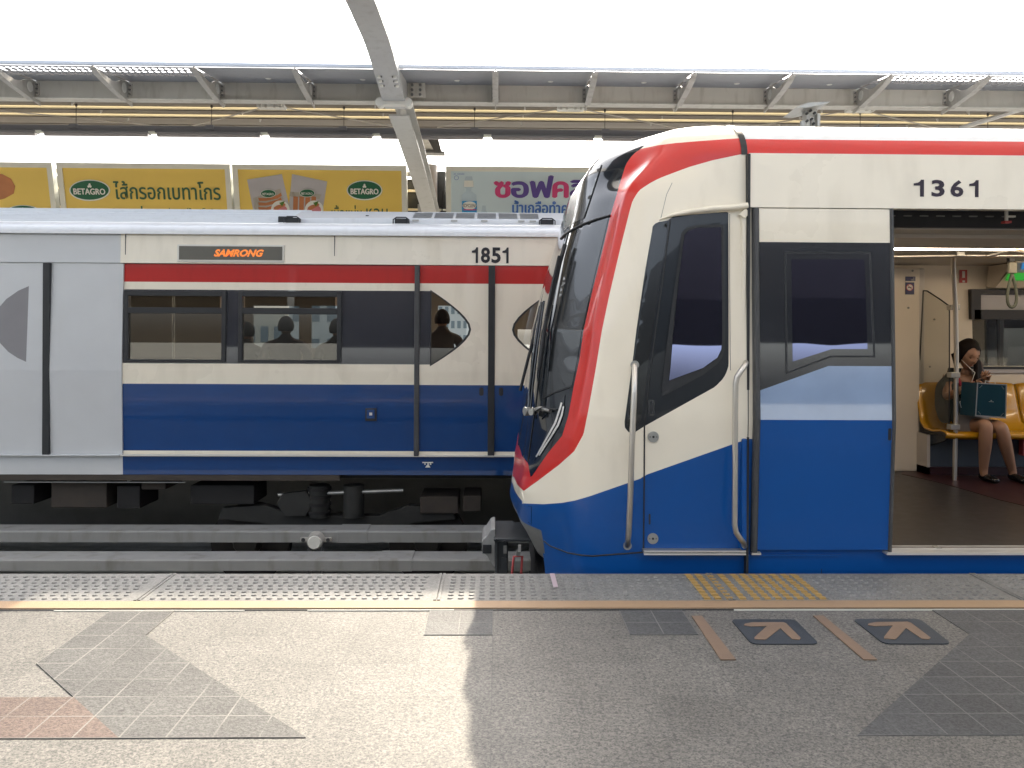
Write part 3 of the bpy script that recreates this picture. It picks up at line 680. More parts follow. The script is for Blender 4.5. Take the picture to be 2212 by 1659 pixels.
# far side wall with its windows, floor, ceiling, seats inside
def far_hole(p0, p1, dx=0): a = P(p0, 752, FB-.03); c = P(p1, 661, FB-.03); return rect(a.x+dx, c.x+dx, a.z, c.z)
def far_low(p0, p1): a = P(p0, 752, FB-.03); c = P(p1, 712, FB-.03); return rect(a.x, c.x, a.z, c.z)
wb2 = [far_hole(546, 646), far_hole(672, 800), far_hole(946, 1046), far_low(1118, 1205), far_hole(546, 646, 6.3), far_hole(672, 800, 6.3)]
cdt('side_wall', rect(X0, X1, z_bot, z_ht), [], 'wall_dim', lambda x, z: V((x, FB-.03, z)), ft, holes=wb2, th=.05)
boxo('floor', X0, X1, YF+.06, FB-.04, .02, .10, 'floor_in', ft); boxo('ceiling', X0, X1, YF+.08, FB-.06, 2.02, 2.06, 'wall_in_grey', ft)
for a, b_ in ((xF(270), xF(740)), (xF(270)+4.49, xF(740)+4.49)):
    s = MB(); s.box(a, b_, FB-.55, FB-.10, .48, .54, 'seat_yellow'); s.box(a, b_, FB-.12, FB-.05, .54, .95, 'seat_yellow'); s.build('bench', ft, .01)
    s = MB(); s.box(a, b_, YF+.12, YF+.55, .48, .54, 'seat_yellow'); s.box(a, b_, YF+.07, YF+.13, .54, .93, 'seat_yellow'); s.build('bench', ft, .01)
for x in (-3.9, -1.35, .9, 3.2):
    s = MB(); s.tube([(x, 9.93, .1), (x, 9.93, 2.02)], .018, 'steel', 8); s.build('grab_pole', ft)
s = MB(); s.tube([(X0+.3, 9.3, 1.86), (X1-.3, 9.3, 1.86)], .017, 'steel', 8); s.build('grab_rail', ft)
s = MB(); s.box(X0, X1, 9.85, 10.0, 2.0, 2.018, 'tube_light'); s.build('fill_lamp', ft)  # unseen lamp added to brighten the view through the far windows
# roof: shoulder, ribbed top, air conditioning unit
def roofprof(yn, yf, z0, a, h, crown, n=9):
    pts = []
    for k in range(n+1):
        t = math.pi/2*k/n; pts.append((yn+a*(1-math.cos(t)), z0+h*math.sin(t)))
    w = yf-yn
    for k in range(1, 6): 
        u = k/6; pts.append((yn+a+(w-2*a)*u, z0+h+crown*math.sin(math.pi*u)))
    for k in range(n, -1, -1):
        t = math.pi/2*k/n; pts.append((yf-a*(1-math.cos(t)), z0+h*math.sin(t)))
    return pts
_h = [(-.03, -.003), (-.028, .03), (.0, .075), (.08, .115), (.32, .165), (.60, .195), (.95, .30), (1.25, .405), (1.57, .47)]
rp = [(YF+a, z_ht+c) for a, c in _h]+[(FB-a, z_ht+c) for a, c in _h[-2::-1]]
s = MB(); vs = [(x, y, z) for x in (X0, X1) for y, z in rp]; n = len(rp)
s.add(vs, [(i, i+1, n+i+1, n+i) for i in range(n-1)], 'roof_white', True); s.add([vs[i] for i in range(n)], [tuple(range(n))], 'roof_white'); s.add([vs[n+i] for i in range(n)], [tuple(range(n))], 'roof_white')
s.build('roof', ft)
s = MB()
for k in range(9):
    y = YF+.66+k*.095; zz = z_ht+.205+k*.0305
    s.box(X0, (628-1074)*(YF+.9)/FX+.015*k, y, y+.022, zz, zz+.022, 'roof_white')
s.build('roof_ribs', ft)
s = MB(); ya = YF+.62
s.box(X0, X1, YF+.56, YF+.575, z_ht+.18, z_ht+.206, 'roof_white'); s.build('roof_gutter', ft)
xa, xb = (632-1074)*8.95/FX, (1213-1074)*8.95/FX+.25
acz0 = P(1074, 487, 8.95).z; acz1 = P(1074, 474, 8.95).z
ac = MB(); ac.prism([(8.95, acz0), (8.95, acz1), (9.35, acz1+.135), (10.5, acz1+.135), (10.9, acz1), (10.9, acz0)], 'x', xa, xb, 'roof_white')
ac = ac.build('air_conditioner', ft, .008)
s = MB()
for px0, px1 in ((892, 932), (938, 978), (984, 1024), (1030, 1070), (1076, 1116), (1122, 1162)):
    xx0, xx1 = (px0-1074)*9.1/FX, (px1-1074)*9.1/FX
    for j in range(9):
        u = j/9; y = 8.99+.32*u; zz = acz1+.135*(y-8.95)/.4+.002
        s.add([(xx0, y, zz), (xx1, y, zz), (xx1, y+.018, zz+.006), (xx0, y+.018, zz+.006)], [(0, 1, 2, 3)], 'rubber_grey' if j % 2 else 'valance')
s.build('grille', ac)
for px in (636, 868, 1180):
    s = MB()
    x = (px-1074)*8.93/FX; s.box(x-.07, x+.07, 8.85, 8.95, acz0-.01, acz0+.055, 'rubber'); s.box(x-.10, x+.10, 8.83, 8.86, acz0-.018, acz0-.004, 'alu'); s.tube([(x-.085, 8.84, acz0-.01), (x-.085, 8.84, acz0+.04), (x-.05, 8.84, acz0+.065), (x+.05, 8.84, acz0+.065), (x+.085, 8.84, acz0+.04), (x+.085, 8.84, acz0-.01)], .007, 'rubber', 6); s.build('roof_mount', ac)
s = MB()
for px in (897, 980, 1045, 1125, 1150): x = (px-1074)*8.94/FX; s.box(x-.035, x+.035, 8.935, 8.95, acz1-.028, acz1-.010, 'steel_dull')
s.build('latch', ac)
s = MB(); s.build('x'); bpy.data.objects.remove(bpy.data.objects['x']); boxo('shadow_gap', xa-.02, xb+.02, 8.93, 8.97, acz0-.02, acz0, 'underframe_tan', ac); boxo('end_shadow_gap', xa-.16, xa, 8.97, 10.6, acz0-.02, acz1+.02, 'rubber', ac, .01); s = MB(); x = (790-1074)*9/FX; s.tube([(x, 9.1, acz1+.02), (x, 9.1, acz1+.055)], [.03, .018], 'rubber', 8); s.build('antenna', ft)  # dark strip and end block added as the shadow gap around the unit
# running gear
s = MB(); s.box(X0, X1, YF+.15, FB-.2, -.16, z_bot-.0, 'underframe'); s.box(X0, xF(735), YF+.04, YF+.09, -.17, z_bot-.005, 'underframe_tan'); s.build('underframe', ft)
s = MB()
for px0, px1, py0, py1, mt in ((97, 218, 1052, 1108, 'underframe_tan'), (293, 346, 1050, 1068, 'underframe_tan'), (240, 290, 1060, 1110, 'underframe'), (400, 540, 1058, 1100, 'underframe'), (905, 990, 1082, 1120, 'underframe_tan'), (1000, 1040, 1080, 1115, 'underframe_tan'), (10, 60, 1058, 1100, 'underframe')):
    boxo('equipment_box', xF(px0), xF(px1), YF+.22, YF+.7, zF(py1), zF(py0), mt, ft, .01)
s.tube([(xF(10), YF+.1, zF(1047)), (xF(400), YF+.1, zF(1047))], .008, 'steel_dull', 6)
s.build('conduit', ft)
def bogie(x):
    bg_ = MB()
    bg_.prism([(x-1.25, -.62), (x-1.2, -.50), (x-.75, -.47), (x-.45, -.58), (x+.45, -.58), (x+.75, -.47), (x+1.2, -.50), (x+1.25, -.62), (x+.8, -.66), (x+.5, -.76), (x-.5, -.76), (x-.8, -.66)], 'y', YF+.28, YF+.40, 'bogie')
    bo = bg_.build('bogie', ft, .01)
    for sx in (-.95, .95):
        w = MB(); w.tube([(x+sx, YF+.42, -.90), (x+sx, YF+.55, -.90)], .42, 'underframe', 28); w.tube([(x+sx, YF+.36, -.90), (x+sx, YF+.43, -.90)], .13, 'bogie', 16); w.build('wheel', bo)
        w = MB(); w.tube([(x+sx-.2*0, YF+.30, -.86), (x+sx, YF+.24, -.86)], [.15, .12], 'bogie', 14); w.build('axle_box', bo)
    w = MB()
    for sx in (-.18, .18): w.tube([(x+sx, YF+.25, -.58), (x+sx, YF+.25, -.25)], .11, 'bogie', 14)
    for k in range(4): w.tube([(x-.18, YF+.25, -.54+.08*k), (x-.18, YF+.25, -.51+.08*k)], .125, 'underframe', 14)
    w.tube([(x-.6, YF+.22, -.35), (x+.7, YF+.22, -.30)], .022, 'steel_dull', 8); w.build('air_spring', bo)
    w = MB(); w.prism([(x-.55, -.33), (x-.3, -.30), (x-.22, -.42), (x-.3, -.56), (x-.52, -.56), (x-.6, -.44)], 'y', YF+.16, YF+.25, 'bogie'); w.build('brake_caliper', bo, .01)
bogie(xF(720)); bogie(xF(720)-5.2); bogie(xF(720)+6.4)

# ================================================================== CANOPIES, ARCHES, COLUMNS
def canopy(mir, label, ye=17.0):
    # mir: function mapping the far side's Y to this canopy's Y
    t = thing('canopy', label, 'canopy', (0, mir(13), 4.5))
    YA, YB = 9.4, 10.3
    zA0 = P(1074, 152, YA).z; zA1 = P(1074, 143.5, YA).z; zB = P(1074, 184.5, YB).z; zBb = P(1074, 221.5, YB).z
    L = 14.5
    def B_(s, x0, x1, y0, y1, z0, z1, mt): s.box(x0, x1, mir(y0), mir(y1), z0, z1, mt)
    s = MB(); B_(s, -L, L, YA-.04, YA, zA0, zA1, 'canopy_edge'); 
    s.build('fascia', t, .01)
    s = MB(); B_(s, -L, L, YB, YB+.012, zBb, zB, 'canopy_cream'); B_(s, -L, L, YB-.05, YB+.12, zBb-.014, zBb, 'canopy_cream'); B_(s, -L, L, YB, YB+.14, zB, zB+.012, 'canopy_cream'); s.build('edge_beam', t)
    roofz = lambda y: 4.56+.145*(y-10.3)
    s = MB()
    PY = (11.55, 12.55, 13.45, 14.45)
    segs = [YB+.1]
    for yp in PY: segs += [yp-.15, yp-.04]
    segs.append(ye)
    for i in range(0, len(segs), 2):
        a_, b_ = segs[i], segs[i+1]
        s.prism([(mir(a_), roofz(a_)), (mir(b_), roofz(b_)), (mir(b_), roofz(b_)+.05), (mir(a_), roofz(a_)+.05)] if not (mir(0) > 1 and i in (0, 2, 4, 6, 8)) else [(mir(a_), roofz(a_)), (mir(b_), roofz(b_)), (mir(b_), roofz(b_)+.008), (mir(a_), roofz(a_)+.008)], 'x', -L, L, 'roof_brown' if not (mir(0) > 1 and i in (0, 2, 4, 6, 8)) else 'roof_fill')
    s.build('roof_sheet', t)
    for yp in PY:
        s = MB(); B_(s, -L, L, yp-.155, yp-.148, roofz(yp-.15)-.068, roofz(yp-.15)+.004, 'purlin_glow'); s.build('sunlit_web', t)  # purlin web, made translucent under an added roof slot to look sunlit
    s = MB()
    s = MB()
    for k in range(0): pass
    for yp in (11.55, 12.55, 13.45, 14.45, 15.6):
        B_(s, -L, L, yp-.175, yp-.157, roofz(yp)-.092, roofz(yp)-.075, 'roof_brown')
    s.build('purlin', t)
    for k in range(-4, 6):
        x = k*2.3+.4
        for yp in (12.55, 13.45, 14.45): s = MB(); s.prism([(mir(yp)+.02, roofz(yp)-.10), (mir(yp)+.10, roofz(yp)-.01), (mir(yp)+.02, roofz(yp)-.01)], 'x', x, x+.02, 'canopy_cream'); s.build('purlin_cleat', t)
    # perforated and plain soffit panels between the brackets
    xs = [-.035+1.147*k for k in range(-12, 13)]
    nrm = None
    for i, (a, c) in enumerate(zip(xs, xs[1:])):
        perf = (c < -3.2 and i % 1 == 0) or (a > 4.3)
        s = MB(); a2, c2 = a+.012, c-.012
        def S(x, u): return V((x, mir(YA+(YB-YA)*u), zA0+(zB-zA0)*u))
        if not perf: s.add([S(a2, 0), S(c2, 0), S(c2, 1), S(a2, 1)], [(0, 1, 2, 3)], 'canopy_grey')
        else:
            s.add([S(a2, 0), S(c2, 0), S(c2, .05), S(a2, .05)], [(0, 1, 2, 3)], 'canopy_grey'); s.add([S(a2, .62), S(c2, .62), S(c2, 1), S(a2, 1)], [(0, 1, 2, 3)], 'canopy_grey')
            nc = 15; cw = (c2-a2)/nc
            for r in range(3):
                u0, u1 = .05+.19*r, .05+.19*(r+1); sh = (cw*.5 if r % 2 else 0)
                for j in range(-1 if sh else 0, nc):
                    x0 = max(a2, a2+cw*j+sh); x1 = min(c2, a2+cw*(j+1)+sh)
                    full = x1-x0 > cw*.9
                    if not full: s.add([S(x0, u0), S(x1, u0), S(x1, u1), S(x0, u1)], [(0, 1, 2, 3)], 'canopy_grey'); continue
                    N = 12; hc = [(x0+cw/2+cw*.31*math.cos(2*math.pi*k/N+math.pi/4), (u0+u1)/2+(u1-u0)*.34*math.sin(2*math.pi*k/N+math.pi/4)) for k in range(N)]
                    oc = []
                    for k in range(N):
                        aa = 2*math.pi*k/N+math.pi/4; cx_, sx_ = math.cos(aa), math.sin(aa); mm_ = max(abs(cx_), abs(sx_))
                        oc.append((x0+cw/2+cw/2*cx_/mm_, (u0+u1)/2+(u1-u0)/2*sx_/mm_))
                    s.add([S(*p) for p in hc]+[S(*p) for p in oc], [(k, (k+1) % N, N+(k+1) % N, N+k) for k in range(N)], 'canopy_grey')
        s.build('soffit_panel', t, normals=False)
        if not perf and -4 < a < 4.5:
            s = MB(); p = S((a+c)/2+.1, .68); s.tube([p+V((0, 0, -.002)), p+V((0, 0, -.006))], [.035, .030], 'disc_white', 12); s.build('soffit_fixing', t)
    # bracket plates
    for x in xs:
        s = MB(); zt = P(1074, 239, 10.42).z
        pr = [(YA, zA0+.008), (YA-.005, zA0-.012)]
        for k in range(1, 10):
            u = k/9; pr.append((YA+(10.42-YA)*u, zA0-.012-(zA0-.012-zt)*(u**.62)))
        pr += [(10.40, zBb+.01), (10.295, zBb+.02), (10.295, zB-.012), (10.2, zB-.022), (10.08, zB-.05), (9.98, zB-.10), (9.86, zB-.125), (9.7, zB-.115), (9.55, zB-.105)]
        s.prism([(mir(y_), z_) for y_, z_ in pr], 'x', x-.008, x+.008, 'bracket')
        fl_ = pr[1:11]
        for (y0_, z0_), (y1_, z1_) in list(zip(fl_, fl_[1:]))[:7]:
            s.add([(x-.035, mir(y0_), z0_-.002), (x+.035, mir(y0_), z0_-.002), (x+.035, mir(y1_), z1_-.002), (x-.035, mir(y1_), z1_-.002), (x-.035, mir(y0_), z0_-.010), (x+.035, mir(y0_), z0_-.010), (x+.035, mir(y1_), z1_-.010), (x-.035, mir(y1_), z1_-.010)], [(0, 1, 2, 3), (4, 5, 6, 7), (0, 1, 5, 4), (2, 3, 7, 6), (1, 2, 6, 5), (0, 3, 7, 4)], 'bracket')
        br = s.build('bracket', t)
        s = MB(); s.tube([(x-.013, mir(10.17), (zB+zBb)/2-.01), (x+.013, mir(10.17), (zB+zBb)/2-.01)], .062, 'disc_white', 20); s.build('cap_disc', br)
        s = MB()
        for dx in (-.055, .045):
            s.box(x+dx if dx < 0 else x+.008, x-.008 if dx < 0 else x+dx+.01, mir(YB-.012), mir(YB-.002), zBb+.03, zB-.03, 'bracket')
            for zz in (.25, .5, .75): s.tube([(x+dx*.6, mir(YB-.03), zBb+(zB-zBb)*zz), (x+dx*.6, mir(YB-.012), zBb+(zB-zBb)*zz)], .012, 'valance', 6)
        s.build('bolt_cleat', br)
    # roof bracing rods
    s = MB()
    def rod(p0, Y0, p1, Y1):
        a = P(*p0, Y0); c = P(*p1, Y1); s.tube([(a.x, mir(a.y), a.z), (c.x, mir(c.y), c.z)], .010, 'rod_light', 6)
    rod((-110, 228), 11.2, (340, 272), 14.8); rod((412, 273), 14.8, (562, 234), 11.6); rod((610, 232), 11.6, (870, 277), 14.8); rod((945, 275), 14.8, (1205, 236), 11.6)
    rod((1262, 237), 11.6, (1500, 284), 14.8); rod((1560, 284), 14.8, (1830, 240), 11.6); rod((1870, 240), 11.6, (2060, 286), 14.8); rod((-260, 272), 14.8, (-120, 232), 11.6)
    s.build('bracing_rod', t)
    s = MB()
    for px, py in ((586, 230), (1233, 234), (1860, 237)):
        a = P(px, py, 11.5); s.box(a.x-.19, a.x+.19, mir(11.45), mir(11.62), a.z-.018, a.z+.018, 'disc_white')
        for dx in (-.14, -.06, .06, .14): s.box(a.x+dx-.015, a.x+dx+.015, mir(11.43), mir(11.47), a.z-.03, a.z+.03, 'canopy_cream')
    s.build('node_plate', t)
    return t
cf = canopy(lambda y: y, 'long grey steel platform canopy with curved brackets over the far train')
cn = canopy(lambda y: 16.08-y, 'steel canopy above the camera, its roof made translucent to add fill light', ye=17.0)
# suspended luminaires
zl0 = P(1074, 293.5, 13.0).z; zl1 = P(1074, 281, 13.0).z; zt0 = P(1074, 303.5, 13.0).z
tr = boxo('lamp_trunking', -14, 14, 12.93, 13.07, zl0+.012, zl1, 'lamp_body'); tag(tr, 'long dark trunking carrying the tube lamps below the far canopy', 'lamp rail')
ords = ['leftmost', 'second', 'third', 'fourth', 'fifth', 'sixth', 'seventh', 'eighth', 'ninth', 'tenth']
lf = None
lxs = [(96-1074)*13/FX+1.757*k for k in range(-1, 8)]
lname = {0: 'tube lamp above the cropped sausage billboard at the left edge', 1: 'tube lamp above the billboard with the sausage slogan', 2: 'tube lamp above the billboard showing two sausage packs, left one', 3: 'tube lamp directly behind the crossing arch', 4: 'tube lamp above the blue bottle billboard', 5: 'tube lamp just above the nose of the near train', 6: 'tube lamp hidden mostly behind the near train roof', 7: 'tube lamp behind the red shoulder of the near train', 8: 'tube lamp at the far right of the lamp row'}
for i, x in enumerate(lxs):
    t = thing('tube_lamp', 'unlit ' + lname[i], 'lamp', (x, 13, zl0), 'tube lamps hung below the far canopy')
    s = MB(); s.tube([(x+.07, 13.0, (zl0+zt0)/2+.012), (x+1.757-.07, 13.0, (zl0+zt0)/2+.012)], .045, 'lamp_tube', 12); s.build('diffuser', t)
    s = MB(); s.box(x+.06, x+1.757-.06, 12.90, 13.10, zl0-.02, zl0+.012, 'lamp_body'); s.build('housing', t, .01)
    s = MB(); s.box(x-.06, x+.06, 12.95, 13.05, zl0-.015, zl0+.035, 'lamp_end'); s.build('end_cap', t)
for i, px in enumerate((171, 459, 742, 1023, 1305, 1583, 1862, 2143)):
    x = (px-1074)*13/FX; s = MB(); s.tube([(x, 13, zl1), (x, 13, 4.94)], .0055, 'rod', 6); s.tube([(x, 13, 4.90), (x, 13, 4.94)], .018, 'rod', 8); s.box(x-.06, x+.06, 12.9, 13.1, zl1-.05, zl1+.012, 'lamp_body')
    tag(s.build('hanger_rod'), 'thin dark hanger rod of the lamp trunking, ' + ords[i] + ' from the left', 'rod', 'hanger rods of the far lamp trunking')
# crossing arch
AX = -1.27
def arch(AX, label, name='arch_beam'):
    half = [(8.04, 4.385), (8.66, 4.375), (9.39, 4.27), (10.0, 4.165), (11.0, 4.09), (11.87, 4.01), (13.3, 3.85), (15.06, 3.60), (16.5, 3.38)]
    prof = [(16.08-y, z) for y, z in half[::-1]]+half[1:]
    t = thing(name, label, 'arch', (AX, 8.04, 4.6))
    w = .135
    def sweep(p, z0, z1, x0, x1, mt, nm):
        s = MB(); n = len(p); vs = []
        for y, z in p: vs += [(x0, y, z+z0), (x1, y, z+z0), (x1, y, z+z1), (x0, y, z+z1)]
        fs = []
        for i in range(n-1):
            for k in range(4): fs.append((4*i+k, 4*i+(k+1) % 4, 4*i+4+(k+1) % 4, 4*i+4+k))
        fs += [(0, 1, 2, 3), tuple(4*(n-1)+k for k in range(4))]
        s.add(vs, fs, mt); s.build(nm, t)
    fine = []
    for i in range(len(prof)-1):
        for k in range(4):
            u = k/4; p0 = prof[max(i-1, 0)]; p1 = prof[i]; p2 = prof[i+1]; p3 = prof[min(i+2, len(prof)-1)]
            fine.append(tuple(.5*((2*p1[j])+(-p0[j]+p2[j])*u+(2*p0[j]-5*p1[j]+4*p2[j]-p3[j])*u*u+(-p0[j]+3*p1[j]-3*p2[j]+p3[j])*u**3) for j in (0, 1)))
    fine.append(prof[-1])
    up_ = [p for p in fine if p[0] < 10.4 and p[0] > 5.7]
    lo = [p for p in fine if p[0] >= 10.3]; lo2 = [p for p in fine if p[0] <= 5.8]
    sweep(up_, 0, .30, AX-w, AX+w, 'arch', 'crossing_span')
    for l_ in (lo, lo2):
        sweep(l_, 0, .02, AX-w*.95, AX+w*.95, 'arch', 'bottom_flange'); sweep(l_, .022, .30, AX-.01, AX+.02, 'arch', 'web'); sweep(l_, .302, .32, AX-w*.95, AX+w*.95, 'arch', 'top_flange')
    for ym in (10.02, 6.06):
        z = interp(sorted(prof), ym)-.005
        s = MB()
        s.box(AX-.17, AX+.17, ym-.05, ym+.05, z-.03, z+.03, 'disc_white')
        for sx in (-1, 1): s.tube([(AX+sx*.17, ym-.06, z), (AX+sx*.17, ym+.06, z)], .055, 'disc_white', 16)
        s.build('pin_collar', t)
        s = MB()
        for sx in (-.09, .09):
            for k in range(3):
                yy = (ym-.45-.11*k) if ym > 8 else (ym+.45+.11*k)
                zz = interp(sorted(prof), yy)-.012; s.tube([(AX+sx, yy, zz+.02), (AX+sx, yy, zz-.008)], .022, 'disc_white', 6); s.tube([(AX+sx*.75, yy, zz+.02), (AX+sx*.75, yy, zz-.005)], .014, 'valance', 6)
        s.build('bolt', t)
        s = MB(); sg = 1 if ym > 8 else -1
        s.box(AX+.14, AX+.36, ym+.16*sg, ym+.175*sg, 4.28, 4.46, 'canopy_cream')
        for k in range(3):
            for xx in (.20, .30): s.tube([(AX+xx, ym+.135*sg, 4.31+.06*k), (AX+xx, ym+.16*sg, 4.31+.06*k)], .018, 'valance', 6)
        s.build('splice_plate', t)
    return t
arch(AX, 'pale grey steel arch crossing over both tracks in front of the far canopy')
arch(AX+9.6, 'second steel arch crossing over the tracks, right of the picture')
# round columns with their heads
def column(x, lab):
    t = thing('column', lab, 'column', (x, 17, 0))
    s = MB(); s.tube([(x, 17, 0), (x, 17, 4.85)], [.20, .175], 'column', 32); s.build('shaft', t)
    s = MB(); s.prism([(x-.27, 5.12), (x+.27, 5.12), (x+.17, 5.50), (x-.17, 5.50)], 'y', 16.9, 17.1, 'valance'); s.box(x-.33, x+.33, 16.85, 17.15, 5.08, 5.12, 'valance'); s.build('head_plate', t)
    s = MB(); s.add([(x-.42, 16.2, 5.45), (x-.10, 16.2, 5.45), (x+.13, 17.0, 5.10), (x-.15, 17.0, 5.10), (x-.42, 16.2, 5.47), (x-.10, 16.2, 5.47), (x+.13, 17.0, 5.12), (x-.15, 17.0, 5.12)], [(0, 1, 2, 3), (4, 5, 6, 7), (0, 1, 5, 4), (2, 3, 7, 6), (1, 2, 6, 5), (0, 3, 7, 4)], 'canopy_cream'); s.build('haunch', t)
    s = MB(); s.box(x-.20, x-.0, 16.72, 16.86, 3.2, 4.0, 'arch'); s.prism([(16.3, 4.62), (16.85, 4.55), (16.85, 3.9), (16.6, 4.0), (16.35, 4.5)], 'x', x-.02, x+.01, 'arch'); s.build('arch_gusset', t)
    s = MB(); s.tube([(x+.30, 16.9, 4.3), (x+.27, 16.9, 3.6), (x+.30, 16.9, 2.6)], .012, 'rubber', 6); s.build('cable', t)
column((925-1074)*17/FX, 'round beige steel column standing between the yellow and the blue billboards')
column((925-1074)*17/FX+9.6, 'round beige steel column behind the near train at right')
# galvanised support seen above the near train roof
t = thing('cable_bracket', 'galvanised cable bracket hanging from the canopy above the near train roof', 'bracket', (P(1745, 250, 8.6).x, 8.6, 4.0))
def kb(px0, py0, px1, py1, d=.12): 
    a = P(px0, py0, 8.6); c = P(px1, py1, 8.6); return (a.x, c.x, 8.6-d/2, 8.6+d/2, c.z, a.z)
s = MB(); s.prism([(P(1705, 241, 8.6).x, P(1705, 243, 8.6).z), (P(1730, 233, 8.6).x, P(1730, 233, 8.6).z), (P(1777, 231, 8.6).x, P(1777, 231, 8.6).z), (P(1762, 236, 8.6).x, P(1762, 237, 8.6).z), (P(1725, 244, 8.6).x, P(1725, 244, 8.6).z)], 'y', 8.4, 8.8, 'steel_dull'); s.build('top_plate', t)
s = MB(); s.box(*kb(1738, 234, 1745, 277), 'steel_dull'); s.box(*kb(1745, 236, 1764, 253, .03), 'steel_dull'); s.box(*kb(1748, 252, 1765, 278, .03), 'alu'); s.box(*kb(1758, 250, 1764, 278, .2), 'steel_dull'); s.build('upright', t)
s = MB()
for px, py in ((1742, 246), (1742, 262), (1752, 258), (1756, 268), (1750, 240), (1758, 245)): s = MB(); a = P(px, py, 8.53); s.tube([(a.x, a.y, a.z), (a.x, a.y-.03, a.z)], .014, 'rubber', 6); s.build('bolt', t)
s = MB(); s.tube([P(1738, 262, 8.6), P(1738, 340, 8.6)], .05, 'steel_dull', 8); s.tube([P(1755, 262, 8.6), P(1755, 340, 8.6)], .05, 'steel_dull', 8); s.build('leg', t)
s = MB(); s.tube([P(2075, 277, 11.5), P(2230, 228, 10.6)], .035, 'alu', 8); tag(s.build('brace'), 'pale diagonal steel brace below the canopy at the right edge', 'brace')

# ================================================================== BILLBOARDS
BT = 16.8; TILT = .22
bn = V((0, -1, -TILT)).normalized(); bup = V((0, -TILT, 1)).normalized()
btz = P(1074, 359.5, BT).z; b0 = V((0, BT, btz))
def bp(px, py, o=0): return PPL(px, py, b0-bn*0, bn)+bn*o
def board(px0, px1, label, face):
    A = PPL(px0, 480, b0, bn); C_ = PPL(px1, 480, b0, bn); xa, xb = px0 and (bp(px0, 358).x), bp(px1, 358).x
    t = thing('billboard', label, 'billboard', ((xa+xb)/2, BT, btz-1.6), 'framed billboards beyond the far platform')
    def S(x, h, o=0): return V((x, BT, btz))-bup*h+bn*o
    Hh = 1.75; s = MB()
    s.slab([S(xa+.04, .04), S(xb-.04, .04), S(xb-.04, Hh-.04), S(xa+.04, Hh-.04)], bn, .12, face); s.build('face', t)
    s = MB(); f = .105
    for pts in ([(xa, 0), (xb, 0), (xb-f, f), (xa+f, f)], [(xa, Hh), (xb, Hh), (xb-f, Hh-f), (xa+f, Hh-f)], [(xa, 0), (xa+f, f), (xa+f, Hh-f), (xa, Hh)], [(xb, 0), (xb-f, f), (xb-f, Hh-f), (xb, Hh)]):
        s.slab([S(x, h, .03) for x, h in pts], bn, .16, 'board_frame')
    s.build('frame', t)
    return t
def bpoly(t, name, pts, mt, o): s = MB(); s.slab([bp(x, y, o) for x, y in pts], bn, .002, mt); return s.build(name, t)
def btext(t, body, x0, x1, y0, y1, mt, o=.006, off=.0, shear=0, name='lettering', bold=0):
    a = bp(x0, y1, o); c = bp(x1, y1, o); d = bp(x0, y0, o)
    return text(body, name, mt, t, a, (1, 0, 0), bup, c.x-a.x, (d-a).dot(bup), off=off, shear=shear, th=.002, bold=bold)
def logo(t, cx, cy, rx, ry):
    bpoly(t, 'logo', ell(cx+1.5, cy+1, rx, ry), 'ink_yellow', .005); bpoly(t, 'logo', ell(cx, cy, rx, ry), 'logo_white', .008); bpoly(t, 'logo', ell(cx, cy-.3, rx*.94, ry*.9), 'logo_green', .011)
    for k in range(3):
        a = math.pi/2+k*2*math.pi/3; bpoly(t, 'logo', ell(cx+rx*.055*math.cos(a), cy-ry*.42-ry*.12*math.sin(a), rx*.055, ry*.12, 10), 'logo_white', .014)
    btext(t, 'BETAGRO', cx-rx*.76, cx+rx*.78, cy-ry*.17, cy+ry*.38, 'logo_white', .014, bold=.006)
B0 = board(-260, 113, 'yellow billboard cropped at the left edge, with a big brown sausage', 'board_yellow')
bpoly(B0, 'sausage_picture', [(-70, 372), (-20, 374), (5, 376), (24, 386), (33, 402), (30, 418), (10, 429), (-25, 438), (-70, 440)], 'sausage', .006)
logo(B0, 50, 459, 38, 16)
B1 = board(123, 497, 'yellow billboard with a green oval logo and one long line of dark Thai lettering', 'board_yellow')
logo(B1, 194, 411, 44, 23)
btext(B1, 'ไส้กรอกเบทาโกร', 248, 477, 391, 430, 'ink_green', bold=.006)
btext(B1, 'คุณภาพ', 152, 236, 451, 476, 'ink_green', off=.01); btext(B1, 'เนื้อดีๆ', 241, 276, 450, 468, 'ink_green'); btext(B1, 'อร่อย', 282, 345, 445, 470, 'logo_green', off=.01); btext(B1, 'แน่นๆ ที่ใครก็เลือก', 350, 484, 449, 472, 'ink_green')
B2 = board(502, 878, 'yellow billboard picturing two sausage packs beside a green oval logo', 'board_yellow')
logo(B2, 787.5, 411, 38.5, 21.5)
for nm, pl_, off_ in (('l', [(534, 388), (609, 376), (631, 470), (551, 473)], 0), ('r', [(631, 376), (707, 392), (694, 473), (622, 470)], 1)):
    bpoly(B2, 'sausage_pack', pl_, 'pack', .006)
